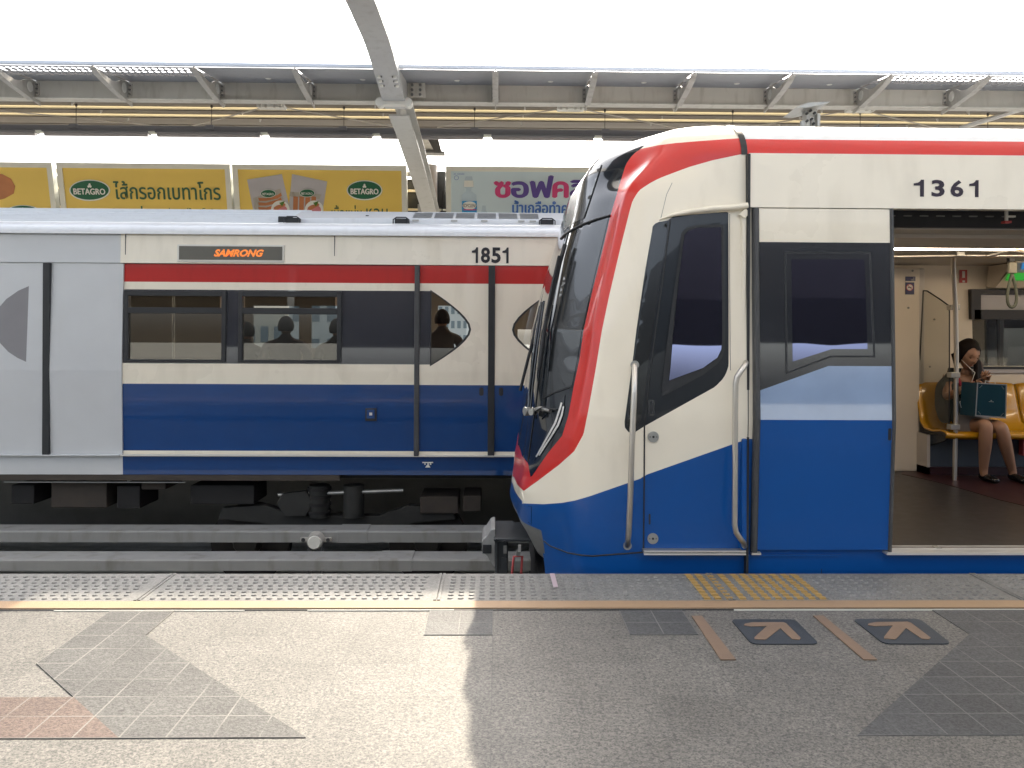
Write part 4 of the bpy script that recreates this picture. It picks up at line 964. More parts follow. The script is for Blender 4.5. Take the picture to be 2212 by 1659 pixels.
if True:
    bpoly(B2, 'sausage_picture', [(547, 428), (606, 407), (612, 430), (560, 455), (550, 452)], 'bracket', .010); bpoly(B2, 'sausage_picture', [(627, 414), (695, 420), (690, 430), (625, 424)], 'bracket', .010)
    for yy in (424, 434, 444): bpoly(B2, 'sausage_picture', [(558, yy+3), (575, yy+4), (600, yy-3), (607, yy-8), (609, yy-1), (600, yy+5), (575, yy+10), (560, yy+10)], 'sausage', .013)
    for xx in (634, 647, 660, 673): bpoly(B2, 'sausage_picture', [(xx, 424), (xx+10, 425), (xx+9, 470), (xx-1, 470)], 'sausage', .013)
    for cx in (606, 679): bpoly(B2, 'sausage_picture', ell(cx, 452, 20, 19), 'logo_white', .016); bpoly(B2, 'sausage_picture', ell(cx, 454, 15, 12), 'ham', .019); bpoly(B2, 'sausage_picture', [(cx-14, 448), (cx+8, 438), (cx+12, 443), (cx-10, 455)], 'sausage', .022); bpoly(B2, 'sausage_picture', [(cx-2, 438), (cx+10, 434), (cx+4, 446)], 'leaf', .024)
    for cx, cy in ((580, 418), (664, 417)):
        bpoly(B2, 'logo', ell(cx, cy, 16.5, 8.8), 'logo_white', .022); bpoly(B2, 'logo', ell(cx, cy, 15.5, 7.8), 'logo_green', .025); btext(B2, 'BETAGRO', cx-12, cx+12, cy-1.5, cy+3.5, 'logo_white', .028, off=.02)
btext(B2, 'เนื้อแน่น', 717, 782, 443, 475, 'ink_green', off=.005); btext(B2, 'หอม', 792, 838, 450, 475, 'ink_green', off=.005)
B3 = board(963, 1340, 'pale blue billboard with a clear bottle and pink and purple Thai lettering', 'board_blue')
bpoly(B3, 'bottle_picture', [(1006, 381), (1020, 381), (1021, 390), (1023, 392), (1024, 404), (1018, 407), (1018, 413), (1029, 421), (1030, 476), (998, 476), (997, 421), (1007, 413), (1007, 407), (1001, 404), (1003, 390)], 'bottle', .006)
bpoly(B3, 'bottle_picture', [(1003, 390), (1022, 390), (1023, 404), (1002, 404)], 'logo_white', .009)
bpoly(B3, 'bottle_picture', [(998, 434), (1030, 434), (1030, 476), (998, 476)], 'bottle_label', .009)
bpoly(B3, 'bottle_picture', ell(1014, 444, 15, 9), 'logo_white', .012); btext(B3, 'SOFCLENS', 1000, 1029, 440.5, 447.5, 'ink_black', .015); bpoly(B3, 'bottle_picture', [(1001, 452), (1029, 452), (1029, 454), (1001, 454)], 'ink_pink', .014)
bpoly(B3, 'bottle_picture', [(1042, 444), (1049, 444), (1050, 455), (1052, 458), (1052, 476), (1039, 476), (1040, 456)], 'bottle', .006)
bpoly(B3, 'logo', ell(986, 384, 5, 5, 14), 'ink_blue', .006); bpoly(B3, 'logo', ell(986, 384, 4.2, 4.2, 14), 'board_blue', .009); btext(B3, 'ฆพ. 1236/2561', 980, 1003, 374, 377, 'ink_blue')
for ch, a, c, mt in (('ซ', 1069, 1101, 'ink_pink'), ('อ', 1106, 1140, 'ink_purple'), ('ฟ', 1146, 1193, 'ink_purple'), ('ค', 1195, 1226, 'ink_pink'), ('ลี', 1233, 1264, 'ink_purple'), ('น', 1270, 1300, 'ink_purple')):
    btext(B3, ch, a, c, 380 if ch == 'ฟ' else (386 if ch == 'ลี' else 393), 426, mt, bold=.024)
btext(B3, 'น้ำเกลือทำความสะอาด', 1107, 1330, 433, 461, 'ink_blue', bold=.009)
B4 = board(1352, 1730, 'plain pale billboard hidden behind the near train', 'board_blue_pale')
# support steel and dark backing added for the back roof between the billboards
s = MB(); s.tube([(-12, 17.25, 4.72), (9, 17.25, 4.72)], .05, 'valance', 8); s.tube([(-12, 17.25, 3.6), (9, 17.25, 3.6)], .05, 'valance', 8)
s.box(P(944, 372, 17.1).x, P(962, 372, 17.1).x, 17.1, 17.3, 4.0, 4.75, 'rubber_grey'); tag(s.build('billboard_rack'), 'dark steel rack holding up the row of billboards', 'rack')
s = MB(); s.box(-12, 9, 17.5, 17.6, 3.0, 4.66, 'rubber')
for zz in (3.55, 3.98, 4.38): s.box(-12, 9, 17.46, 17.5, zz, zz+.05, 'purlin')
tag(s.build('slot_backing'), 'dark backing with pale strips, added for the roof seen in the slots between billboards', 'wall')

# ================================================================== NEAR PLATFORM REAR (behind the camera; dark panels added to shape reflections)
s = MB(); s.box(-14, 14, -4.5, -4.3, -.5, .55, 'concrete'); tag(s.build('parapet'), 'low concrete parapet along the back of the near platform', 'wall')
for i, x in enumerate((-9.8, -5.2, -.6, 4.0, 8.6)):
    s = MB(); s.box(x, x+4.4, -4.42, -4.32, 1.87, 3.9, 'reflection_dark'); o = s.build('reflection_panel'); tag(o, 'dark panel added behind the near platform to darken reflections, ' + ['first', 'second', 'third', 'fourth', 'fifth'][i] + ' from the left', 'panel', 'dark panels added behind the camera for reflections')
column2 = None

# ================================================================== DISTANT CITY
def building(name, x, y, w, d, z1, mt, lab, nx, nz, z0=-14):
    t = thing(name, lab, 'building', (x, y, z0)); s = MB(); s.box(x-w/2, x+w/2, y, y+d, z0, z1, mt); wl = s.build('wall', t)
    s = MB(); s.box(x-w/2-.2, x+w/2+.2, y-.2, y+d+.2, z1, z1+.35, mt); s.build('roof', t)
    for k in range(nz):
        for j in range(nx):
            if len(t.children) > 96: break
            cw = w/nx; ch = 2.6; zz = z1-.9-(k+1)*ch+1.0; xx = x-w/2+cw*(j+.22)
            s = MB(); s.box(xx, xx+cw*.56, y-.06, y+.0, zz, zz+1.35, 'bldg_win'); s.build('window', t)
    return t
def bx(px, y): return (px-1074)*y/FX
building('apartment_building', bx(560, 70), 70, 4.5, 8, 3.2, 'bldg_cream', 'cream apartment house seen through the far train window, left of the heads', 4, 5)
building('apartment_building', bx(592, 110), 110, 7, 8, 3.0, 'bldg_grey', 'grey low block seen through the far train window between the passengers', 5, 5)
building('apartment_building', bx(700, 60), 60, 5, 8, 4.8, 'bldg_white', 'white block seen through the right part of the far train window', 4, 6)
building('tower', bx(985, 150), 150, 9, 10, 13, 'bldg_white', 'tall pale tower seen through the pointed door window', 8, 9)
building('apartment_building', bx(1150, 90), 90, 9, 8, -.5, 'bldg_grey', 'low grey block seen through the pointed window at the train nose', 6, 4)
building('apartment_building', bx(380, 90), 90, 11, 8, 2.0, 'bldg_grey', 'wide grey block behind the first far train window', 7, 5)
building('apartment_building', bx(2140, 80), 80, 12, 8, 3.0, 'bldg_cream', 'cream block behind the near train saloon window', 7, 5)

# ================================================================== NEAR TRAIN
YN = 4.60
def yN(z): return YN + (.036*(z-.857) if z > .857 else .058*(.857-z))
def mN(x, z, off=0): return V((x, yN(z)-off, z))
YC = 6.17
def zN(py, Y=4.62): return P(1074, py, Y).z
def xN(px, Y=4.62): return (px-1074)*Y/FX
XJ = xN(1617)
nt_ = thing('metro_train', 'near blue and white metro train with red cab outline, number 1361, door open', 'train', (3, YC, -1.3))
Z_SH = 2.36
def halfw(z):
    if z <= Z_SH: return YC-yN(z)
    t = min(1, (z-Z_SH)/.300); return (YC-yN(Z_SH))-.72*(1-math.sqrt(max(0, 1-t*t)))
def tabz(lst, Y): return sorted((P(px, py, Y).z, P(px, py, Y).x) for py, px in lst)
TC = tabz([(1250, 1118), (1107, 1106.5), (1097, 1103.5), (1074, 1102.5), (1044, 1107), (1027, 1110), (966, 1120.5), (945, 1123.3), (898, 1130), (845, 1140.5), (779, 1149), (713, 1158), (661, 1170), (587, 1188), (557, 1197), (515, 1209), (468, 1221), (423, 1233), (387, 1248)], 6.0)
TC = [p for p in TC if p[0] < 2.40]+[(2.45, .595), (2.52, .65), (2.57, .72), (2.61, .82), (2.635, .96), (2.65, 1.12), (2.66, 1.25)]
TS = tabz([(1250, 1150), (1160, 1140), (1130, 1133), (1090, 1130), (1060, 1131), (1032, 1137), (999, 1141), (856, 1160), (713, 1178), (600, 1207), (500, 1233)], 5.25)
TR = tabz([(1250, 1222), (1200, 1216), (1100, 1204), (1060, 1205), (1000, 1209), (941, 1214), (898, 1226), (836, 1239), (773, 1252), (713, 1260.6), (637, 1277.5), (542, 1301.3), (465, 1319), (393, 1340), (355, 1352)], 4.86)
TI = tabz([(1250, 1268), (1200, 1264), (1100, 1257), (1000, 1258), (938, 1263), (888, 1270.5), (796, 1287), (713, 1300), (637, 1316), (536, 1340), (453, 1361), (402, 1378)], 4.70)
def catmull(pts, per):
    out = []
    n = len(pts)
    for i in range(n-1):
        p0 = pts[max(i-1, 0)]; p1 = pts[i]; p2 = pts[i+1]; p3 = pts[min(i+2, n-1)]
        if i == 0: p0 = (p2[0], -p2[1])
        k_ = per[i]
        for k in range(k_):
            u = k/k_
            out.append(tuple(.5*(2*p1[j]+(p2[j]-p0[j])*u+(2*p0[j]-5*p1[j]+4*p2[j]-p3[j])*u*u+(-p0[j]+3*p1[j]-3*p2[j]+p3[j])*u**3) for j in (0, 1)))
    out.append(pts[-1]); return out
PER = [8, 12, 22, 18, 14, 22]
def smooth(a, b, x): t = max(0, min(1, (x-a)/(b-a))); return t*t*(3-2*t)
def plan(z):
    hw = halfw(z); k = hw/1.55
    c = interp(TC, z); w = smooth(2.15, 2.44, z)
    s_ = interp(TS, z) if z < 2.0 else c+.035; 
    if z >= 1.8: s_ = c+(interp(TS, 1.8)-interp(TC, 1.8))*(1-smooth(1.8, 2.3, z))+.05*smooth(1.8, 2.3, z)
    D = XJ-c
    r = interp(TR, z)*(1-w)+(c+D*.36)*w; i_ = interp(TI, z)*(1-w)+(c+D*.52)*w; d = min(i_+.30, XJ-.12)*(1-w)+(c+D*.78)*w
    sl = .92*k; 
    pts = [(c, 0), (c+(s_-c)*.42, .52*k), (s_, sl), (r, 1.31*k), (i_, 1.465*k), (d, 1.542*k), (XJ, 1.55*k)]
    return catmull(pts, PER)
NCOL = sum(PER)+1
levels = [-.38+.02*i for i in range(0, 24)] + [.10+.0165*i for i in range(0, 0)]
zl = []; z = -.38
while z < 2.36: zl.append(z); z += .0185
for k in range(0, 23): zl.append(2.36+.300*math.sin(math.pi/2*k/22.5))
zl.append(2.6599)
ZF = .112
colZ = plan(.11)
step_l = 1.10
def zeff(z, lat0):
    # the shell stops at ZF across the front, and runs down to the skirt at the sides
    return z
rows = []
for z in zl:
    pl_ = plan(z); rows.append([V((x, YC-l, z)) for x, l in pl_])
verts = []; 
for r in rows: verts += r
nr = len(rows)
faces = []
uvis = []
for i in range(nr-1):
    for j in range(NCOL-1):
        faces.append((i*NCOL+j, (i+1)*NCOL+j, (i+1)*NCOL+j+1, i*NCOL+j+1))
# roof cap to the centre line
top = rows[-1]; capo = len(verts)
for j in range(NCOL): verts.append(V((top[j].x, YC, 2.6599+.02*min(1, (YC-top[j].y)/.8))))
for j in range(NCOL-1): faces.append(((nr-1)*NCOL+j, capo+j, capo+j+1, (nr-1)*NCOL+j+1))
def cutlow(v):   # region under the blue chin where the grey valance shows
    return v.z < ZF and (YC-v.y) < 1.12-.06*(ZF-v.z)/.4
keep = []
JC = None
for f in faces:
    c = sum((verts[i] for i in f), V((0, 0, 0)))/4
    if not cutlow(c): keep.append(f)
# livery outlines in picture units of this view, stored on the shell as signed distances (true paint edges)
RED_P = [(1384, 321.5), (1367, 333.8), (1352, 354.7), (1340, 393.4), (1319.1, 464.8), (1301.3, 542.2), (1277.5, 637.5), (1260.6, 713.2), (1252.3, 772.7), (1239.1, 835.6), (1227.5, 898.4), (1214.3, 941.4), (1184.5, 977.7), (1146.5, 1032.3), (1143.5, 1018), (1141, 1001), (1128, 985), (1121, 962), (1090, 955), (1090, 1022), (1110, 1030), (1118, 1048), (1131.6, 1060.4), (1160, 1040), (1207.6, 1004.2), (1240.7, 974.4), (1260.5, 938.1), (1270.5, 888.5), (1287, 795.9), (1300.3, 713.2), (1316.2, 637.5), (1340, 536.2), (1360.8, 452.9), (1366, 435), (1372.7, 423.1), (1381, 411), (1393.6, 402.3), (1410, 392), (1429.3, 382.9), (1488.8, 360.6), (1540, 346), (1590.9, 335.3), (1625, 328.5), (1640, 326), (1640, 296), (1591, 299), (1518.6, 304), (1459, 309), (1420, 314)]
BLK_P = [(1384, 321.5), (1367, 333.8), (1352, 354.7), (1340, 393.4), (1319.1, 464.8), (1301.3, 542.2), (1277.5, 637.5), (1260.6, 713.2), (1252.3, 772.7), (1239.1, 835.6), (1227.5, 898.4), (1214.3, 941.4), (1184.5, 977.7), (1146.5, 1032.3), (1143.5, 1018), (1141, 1001), (1128, 985), (1121, 962), (1060, 950), (1060, 250), (1392, 250), (1394, 313)]
BLU_P = [(1040, 1030), (1107, 1042), (1111, 1058), (1118, 1070), (1131.6, 1087.5), (1174.6, 1089.2), (1214.3, 1086.2), (1243, 1081), (1273.8, 1072), (1387.9, 1032.3), (1392, 1027), (1607, 951), (1617, 948), (1650, 946), (1650, 1400), (1040, 1400)]
MSK_P = [(1408.4, 500), (1410, 488), (1417, 480.5), (1432, 478), (1450, 474), (1452, 468), (1500, 463), (1573.5, 457.5), (1574, 713), (1574, 789), (1570, 803), (1563, 817), (1545, 835.6), (1391.5, 921), (1369.7, 935), (1358, 934), (1350, 924), (1349, 912), (1368, 769.4), (1374.4, 715), (1393.6, 583.9)]
me = bpy.data.meshes.new('cab_shell')
N0 = len(verts)
allv = list(verts)+[V((v.x, 2*YC-v.y, v.z)) for v in verts]
allf = list(keep)+[tuple(N0+i for i in f[::-1]) for f in keep]
sd = {k: [] for k in 'rbkm'}
for v in verts:
    px, py = proj(v)
    sd['r'].append(sdist(px, py, RED_P)); sd['b'].append(sdist(px, py, BLU_P)); sd['k'].append(sdist(px, py, BLK_P)); sd['m'].append(sdist(px, py, MSK_P))
def livery():
    m = bpy.data.materials.new('cab_livery'); m.use_nodes = True; n = m.node_tree.nodes; l = m.node_tree.links; b = n['Principled BSDF']
    b.inputs['Coat Weight'].default_value = .4; b.inputs['Coat Roughness'].default_value = .02; b.inputs['Roughness'].default_value = .28; b.inputs['Specular IOR Level'].default_value = .35
    last = None
    tc = n.new('ShaderNodeTexCoord'); nz = n.new('ShaderNodeTexNoise'); nz.inputs['Scale'].default_value = 7; nz.inputs['Detail'].default_value = 8
    mp = n.new('ShaderNodeMapping'); mp.inputs['Scale'].default_value = (1, 1, .3); l.new(tc.outputs['Object'], mp.inputs[0]); l.new(mp.outputs[0], nz.inputs['Vector'])
    rp = n.new('ShaderNodeMapRange'); rp.inputs[1].default_value = .56; rp.inputs[2].default_value = .8; rp.inputs[4].default_value = .2; l.new(nz.outputs['Fac'], rp.inputs[0])
    mx = n.new('ShaderNodeMix'); mx.data_type = 'RGBA'; mx.inputs[6].default_value = (*CREAM, 1); mx.inputs[7].default_value = (.45, .39, .29, 1); l.new(rp.outputs[0], mx.inputs[0]); last = mx.outputs[2]
    for key, col in (('b', BLUE), ('k', BLK), ('r', RED), ('m', BLK)):
        at = n.new('ShaderNodeAttribute'); at.attribute_name = 'sd_'+key
        g = n.new('ShaderNodeMath'); g.operation = 'GREATER_THAN'; g.inputs[1].default_value = 0; l.new(at.outputs['Fac'], g.inputs[0])
        mx = n.new('ShaderNodeMix'); mx.data_type = 'RGBA'; mx.inputs[7].default_value = (*col, 1); l.new(g.outputs[0], mx.inputs[0]); l.new(last, mx.inputs[6]); last = mx.outputs[2]
        if key == 'k':
            r2 = n.new('ShaderNodeMapRange'); r2.inputs[3].default_value = .28; r2.inputs[4].default_value = .08; l.new(g.outputs[0], r2.inputs[0]); l.new(r2.outputs[0], b.inputs['Roughness'])
    l.new(last, b.inputs['Base Color']); M['cab_livery'] = m
livery()
# split: windscreen (black glass front) and painted shell
isblk = [d > 0 for d in sd['k']]
glass_f, shell_f = [], []
for f in allf:
    c = sum(1 for i in f if (isblk[i % N0] if (i % N0) < N0 else False))
    (glass_f if c >= 3 else shell_f).append(f)
def mesh_from(name, fl_, parent):
    used = sorted(set(i for f in fl_ for i in f)); mp = {a: b for b, a in enumerate(used)}
    me = bpy.data.meshes.new(name); me.from_pydata([allv[i] for i in used], [], [[mp[i] for i in f] for f in fl_])
    for key in sd:
        at = me.attributes.new('sd_'+key, 'FLOAT', 'POINT'); at.data.foreach_set('value', [sd[key][i % N0] for i in used])
    me.polygons.foreach_set('use_smooth', [True]*len(me.polygons)); me.materials.append(M['cab_livery']); me.update()
    o = bpy.data.objects.new(name, me); link(o, parent); 
    if parent is not None: o.matrix_parent_inverse = Matrix.Translation(-parent.location)
    return o
shell = mesh_from('cab_shell', shell_f, nt_); wscr = mesh_from('windscreen', glass_f, nt_)
bvh = BVHTree.FromPolygons(allv, allf)
def hit(px, py, off=.003):
    d = ray(px, py).normalized(); r = bvh.ray_cast(CAMP, d)
    if r[0] is None: return None
    n = r[1] if r[1].dot(d) < 0 else -r[1]
    return r[0]+n*off
def surf_patch(name, poly, mt, parent, off=.003, step=6, flat=False):
    """panel that lies on the cab shell, outline given as seen from the platform"""
    xs = [p[0] for p in poly]; ys = [p[1] for p in poly]
    dense = []
    for i in range(len(poly)):
        a, b = poly[i], poly[(i+1) % len(poly)]; n = max(1, int(math.hypot(b[0]-a[0], b[1]-a[1])/step))
        for k in range(n): dense.append((a[0]+(b[0]-a[0])*k/n, a[1]+(b[1]-a[1])*k/n))
    vs = [V(p) for p in dense]; es = [(i, (i+1) % len(dense)) for i in range(len(dense))]
    x = min(xs)+step/2
    while x < max(xs):
        y = min(ys)+step/2
        while y < max(ys):
            if sdist(x, y, poly) > step*.4: vs.append(V((x, y)))
            y += step
        x += step
    rv, _, rf, _, _, _ = geometry.delaunay_2d_cdt(vs, es, [], 0, 1e-5)
    pts = [hit(p.x, p.y, off) for p in rv]; fs = []
    for f in rf:
        cx = sum(rv[i].x for i in f)/3; cy = sum(rv[i].y for i in f)/3
        if inpoly(cx, cy, poly) and all(pts[i] is not None for i in f): fs.append(list(f)[::-1])
    if flat:
        import numpy as np
        ok = [p for p in pts if p is not None]; A = np.array([[1, p.x, p.z] for p in ok]); Y = np.array([p.y for p in ok])
        co = np.linalg.lstsq(A, Y, rcond=None)[0]; sh = min(float(y-(A[i]@co)) for i, y in enumerate(Y)); n_ = V((co[1], -1, co[2])); p0 = V((0, float(co[0])+sh*.8-off, 0))
        pts = [PPL(p.x, p.y, p0, n_) for p in rv]
    pts = [p if p is not None else V((0, 0, 0)) for p in pts]
    used = sorted(set(i for f in fs for i in f)); mp = {a: b for b, a in enumerate(used)}
    me = bpy.data.meshes.new(name); me.from_pydata([pts[i] for i in used], [], [[mp[i] for i in f] for f in fs]); me.materials.append(M[mt])
    me.polygons.foreach_set('use_smooth', [not flat]*len(fs)); me.update()
    o = bpy.data.objects.new(name, me); link(o, parent)
    if parent.type == 'EMPTY': o.matrix_parent_inverse = Matrix.Translation(-parent.location)
    return o
def surf_line(name, pts, w, mt, parent, off=.003, step=6, closed=False):
    dn = []
    pp = list(pts)+([pts[0]] if closed else [])
    for a, b in zip(pp, pp[1:]):
        n = max(1, int(math.hypot(b[0]-a[0], b[1]-a[1])/step))
        for k in range(n): dn.append((a[0]+(b[0]-a[0])*k/n, a[1]+(b[1]-a[1])*k/n))
    dn.append(pp[-1]); P3 = [hit(*p, off) for p in dn]; P3 = [p for p in P3 if p is not None]
    s = MB(); s.tube(P3, w/2, mt, 5); return s.build(name, parent, normals=False)
def surf_strip(name, pts, w, mt, parent, off=.004):
    # ribbon of width w (picture units) along pts
    L = []; R_ = []
    for i, p in enumerate(pts):
        a = V(pts[max(i-1, 0)]); b = V(pts[min(i+1, len(pts)-1)]); d = (b-a).normalized(); n = V((-d.y, d.x))
        ww = w[i] if isinstance(w, (list, tuple)) else w
        L.append(tuple(V(p)+n*ww/2)); R_.append(tuple(V(p)-n*ww/2))
    return surf_patch(name, L+R_[::-1], mt, parent, off, 3)
# windscreen details
surf_line('glass_seam', [(1300, 357), (1281, 415), (1262, 472)], .006, 'rubber', wscr)
surf_line('glass_seam', [(1318, 466), (1290, 474), (1262, 484), (1240, 495), (1222, 506), (1212, 516)], .016, 'rubber', wscr, .004)
surf_line('glass_seam', [(1229, 502), (1205, 590), (1187, 665), (1175, 713), (1160, 856), (1150, 930), (1141, 997)], .008, 'rubber', wscr)
surf_line('glass_seam', [(1176, 860), (1200, 848), (1236, 836)], .006, 'rubber', wscr)
surf_patch('upper_glass', [(1298, 358), (1262, 471), (1240, 482), (1224, 494), (1217, 500), (1222, 470), (1232, 428), (1245, 398), (1258, 378), (1275, 366)], 'screen_glass', wscr, .002, 5)
surf_patch('side_glass', [(1315, 470), (1297, 545), (1274, 640), (1257, 715), (1248, 773), (1236, 832), (1203, 845), (1178, 856), (1186, 790), (1196, 700), (1212, 620), (1235, 540), (1250, 492), (1285, 480)], 'screen_glass', wscr, .002, 6)
hl = surf_patch('headlight', [(1152, 998), (1160, 982), (1184, 930), (1203, 893), (1208, 872), (1221, 852), (1219, 880), (1214, 908), (1186, 952), (1158, 990)], 'black_gloss', wscr, .003, 3)
surf_strip('light_bar', [(1160, 987), (1172, 966), (1186, 941), (1201, 914), (1208, 893), (1215, 870)], [3, 4, 4, 4.5, 4, 4], 'alu', hl, .006)
surf_strip('light_bar', [(1166, 984), (1177, 966), (1192, 943), (1207, 919), (1215, 897), (1219, 878)], [3, 4, 4, 4.5, 4, 3], 'alu', hl, .006)
# wipers
def off(px, py, o): return hit(px, py, o)
wp = []
def wiper(pts, o, mt, w, nm, par): 
    P3 = [hit(a, b, o) for a, b in pts]; P3 = [p for p in P3 if p is not None]
    s = MB(); s.tube(P3, w, mt, 6); return s.build(nm, par)
w1 = wiper([(1158, 884), (1160, 850), (1167, 790), (1176, 720), (1186, 657)], .05, 'black_gloss', .011, 'wiper', nt_)
wiper([(1164, 884), (1168, 840), (1177, 760), (1192, 655)], .055, 'black_gloss', .008, 'wiper_arm', w1)
wiper([(1234, 533), (1222, 575), (1206, 640), (1190, 710), (1180, 790), (1178, 800)], .045, 'rubber', .015, 'wiper_blade', w1)
wiper([(1228, 560), (1215, 615), (1200, 690)], .07, 'rubber', .010, 'wiper_blade', w1)
s = MB(); p = hit(1159, 889, .03); s.tube([p, p+V((-.05, -.02, 0))], .028, 'steel_dull', 10); p2 = hit(1166, 890, .03); s.tube([p2, p2+V((-.03, -.03, 0))], .022, 'steel_dull', 10); s.tube([hit(1168, 886, .03), hit(1180, 884, .04), hit(1195, 888, .02)], .014, 'steel_dull', 8); s.tube([hit(1165, 905, .02), hit(1172, 890, .05), hit(1190, 882, .06), hit(1204, 886, .01)], .005, 'rubber', 6); s.build('wiper_pivot', w1)
s = MB(); s.tube([V((.333, 6.3, 1.555)), V((.271, 6.3, 1.27)), V((.2175, 6.3, 1.056)), V((.180, 6.3, .90))], .013, 'rubber', 6); s.tube([V((.40, 6.25, 1.80)), V((.345, 6.28, 1.60)), V((.28, 6.3, 1.30))], .008, 'black_gloss', 6); s.build('wiper', nt_)
text('BTS', 'operator_mark', 'logo_white', wscr, hit(1163, 742, .004)+V((-.02, .35, -.07)), (.12, -1, 0), (.2, 0, 1), .26, .12, off=.03)
# chin ridge, shut lines, hatches
surf_line('shut_line', [(1128, 1062), (1131, 1075), (1130, 1088)], .012, 'cream', shell, .0)
surf_line('shut_line', [(1165, 1161), (1190, 1180), (1227.5, 1194.3), (1255, 1199), (1280, 1201), (1330, 1197), (1388, 1193)], .010, 'rubber', shell, .001)
surf_line('shut_line', [(1141, 1093), (1148, 1094), (1148, 1133), (1141, 1128)], .003, 'rubber', shell, .001)
for a in ([(1392, 700), (1391, 921), (1390, 1190)], [(1449.5, 476), (1436, 600), (1424, 700), (1406, 800), (1395, 905)]): pass
cab = surf_patch('cab_door', [(1392.5, 925), (1500, 861), (1574, 818), (1590, 800), (1600, 800), (1612, 955), (1611, 1190), (1391, 1190)], 'cream', nt_, .0005, 12)
me_ = cab.data; me_.materials.clear(); me_.materials.append(M['cab_livery'])
for key, poly in (('r', RED_P), ('b', BLU_P), ('k', BLK_P), ('m', MSK_P)):
    at = me_.attributes.new('sd_'+key, 'FLOAT', 'POINT'); at.data.foreach_set('value', [sdist(*proj(v.co), poly) for v in me_.vertices])
surf_line('shut_line', [(1448, 476), (1442, 520), (1432, 600), (1418, 700), (1404, 810), (1392, 921), (1391.5, 1020), (1390, 1191)], .009, 'rubber', cab, .001)
surf_line('shut_line', [(1611, 956), (1611, 1100), (1611, 1192)], .007, 'rubber', cab, .001)
cw_ = surf_patch('cab_window', [(1471, 520), (1473, 503), (1483, 491.6), (1506.7, 486.2), (1564.7, 484.5), (1566.4, 738), (1565, 757), (1560, 772), (1550, 786), (1518.5, 810), (1440, 852), (1429.2, 855.4), (1431, 822), (1444, 713), (1460, 600)], 'rubber', cab, .003, 8, flat=True)
surf_patch('pane', [(1477, 520), (1479, 507), (1487, 498), (1508, 492), (1558, 491), (1560, 738), (1558, 755), (1550, 772), (1518, 795), (1445, 822), (1448, 800), (1455, 713), (1467, 600)], 'cab_glass', cw_, .006, 8, flat=True)
surf_patch('quarter_pane', [(1411, 500), (1413, 489), (1422, 483), (1442, 479), (1438, 520), (1428, 590), (1414, 690), (1399, 800), (1385, 905), (1372, 926), (1360, 928), (1354, 915), (1372, 770), (1396, 585)], 'screen_glass', shell, .003, 8)
# handles, locks, step
def disc(px, py, r, par, nm='door_lock'):
    s = MB(); c = hit(px, py, .001); s.tube([c, c+V((0, -.006, 0))], r, 'steel_dull', 24); s.tube([c+V((0, -.006, 0)), c+V((0, -.008, 0))], r*.22, 'rubber', 8)
    for dx in (-.6, .6): s.tube([c+V((dx*r, -.006, 0)), c+V((dx*r, -.0075, 0))], r*.15, 'valance', 8)
    s.build(nm, par)
disc(1411, 943.5, .031, cab); disc(1410, 1163, .031, cab)
for (px, py, w_, h_) in ((1407, 880, 14, 34), (1403, 1121, 12, 32)):
    o = surf_patch('handle_recess', rrect(px-w_/2, px+w_/2, py-h_/2, py+h_/2, 4), 'charcoal' if py < 1000 else 'blue', cab, .003, 4); surf_patch('recess', rrect(px-w_/2+4, px+w_/2-4, py-h_/2+4, py+h_/2-4, 2.4), 'rubber', o, .005, 4)
s = MB(); 
g = [hit(1371, 788, .0), hit(1371.5, 796, .045), hit(1369.5, 850, .07), hit(1364, 950, .075), hit(1361, 1050, .075), hit(1357, 1140, .07), hit(1355, 1170, .045), hit(1355, 1178, 0)]
s.tube(g, .0165, 'steel', 14); s.tube([g[0], g[0]+V((0, -.012, 0))], .024, 'steel_dull', 14); s.tube([g[-1], g[-1]+V((0, -.012, 0))], .024, 'steel_dull', 14); s.build('grab_handle', nt_)
s = MB()
g = [P(1611, 783, 4.58), P(1609, 789, 4.54), P(1600, 802, 4.525), P(1592, 815, 4.525), P(1589, 830, 4.525), P(1588, 900, 4.525), P(1588, 1000, 4.525), P(1587, 1135, 4.525), P(1590, 1150, 4.525), P(1598, 1162, 4.53), P(1606, 1172, 4.55), P(1608, 1180, 4.60)]
s.tube(g, .0155, 'steel', 14); s.build('grab_handle', nt_)
s = MB(); a = P(1391, 1190, 4.585); c = P(1611, 1198.5, 4.585); s.box(a.x, c.x, 4.585, 4.66, c.z+.005, a.z, 'steel_dull'); s.box(a.x, c.x, 4.578, 4.586, c.z, c.z+.006, 'alu'); s.box(a.x, c.x, 4.580, 4.586, a.z-.004, a.z+.002, 'alu')
x = a.x+.01
k = 0
while x < c.x-.03:
    s.slab([(x, 4.583, c.z+.009), (x+.022, 4.583, c.z+.0125), (x+.026, 4.583, c.z+.0155), (x+.004, 4.583, c.z+.012)] if k % 2 else [(x, 4.583, c.z+.0155), (x+.022, 4.583, c.z+.012), (x+.026, 4.583, c.z+.009), (x+.004, 4.583, c.z+.0125)], (0, -1, 0), .002, 'valance'); x += .026; k += 1
s.build('tread_plate', nt_)
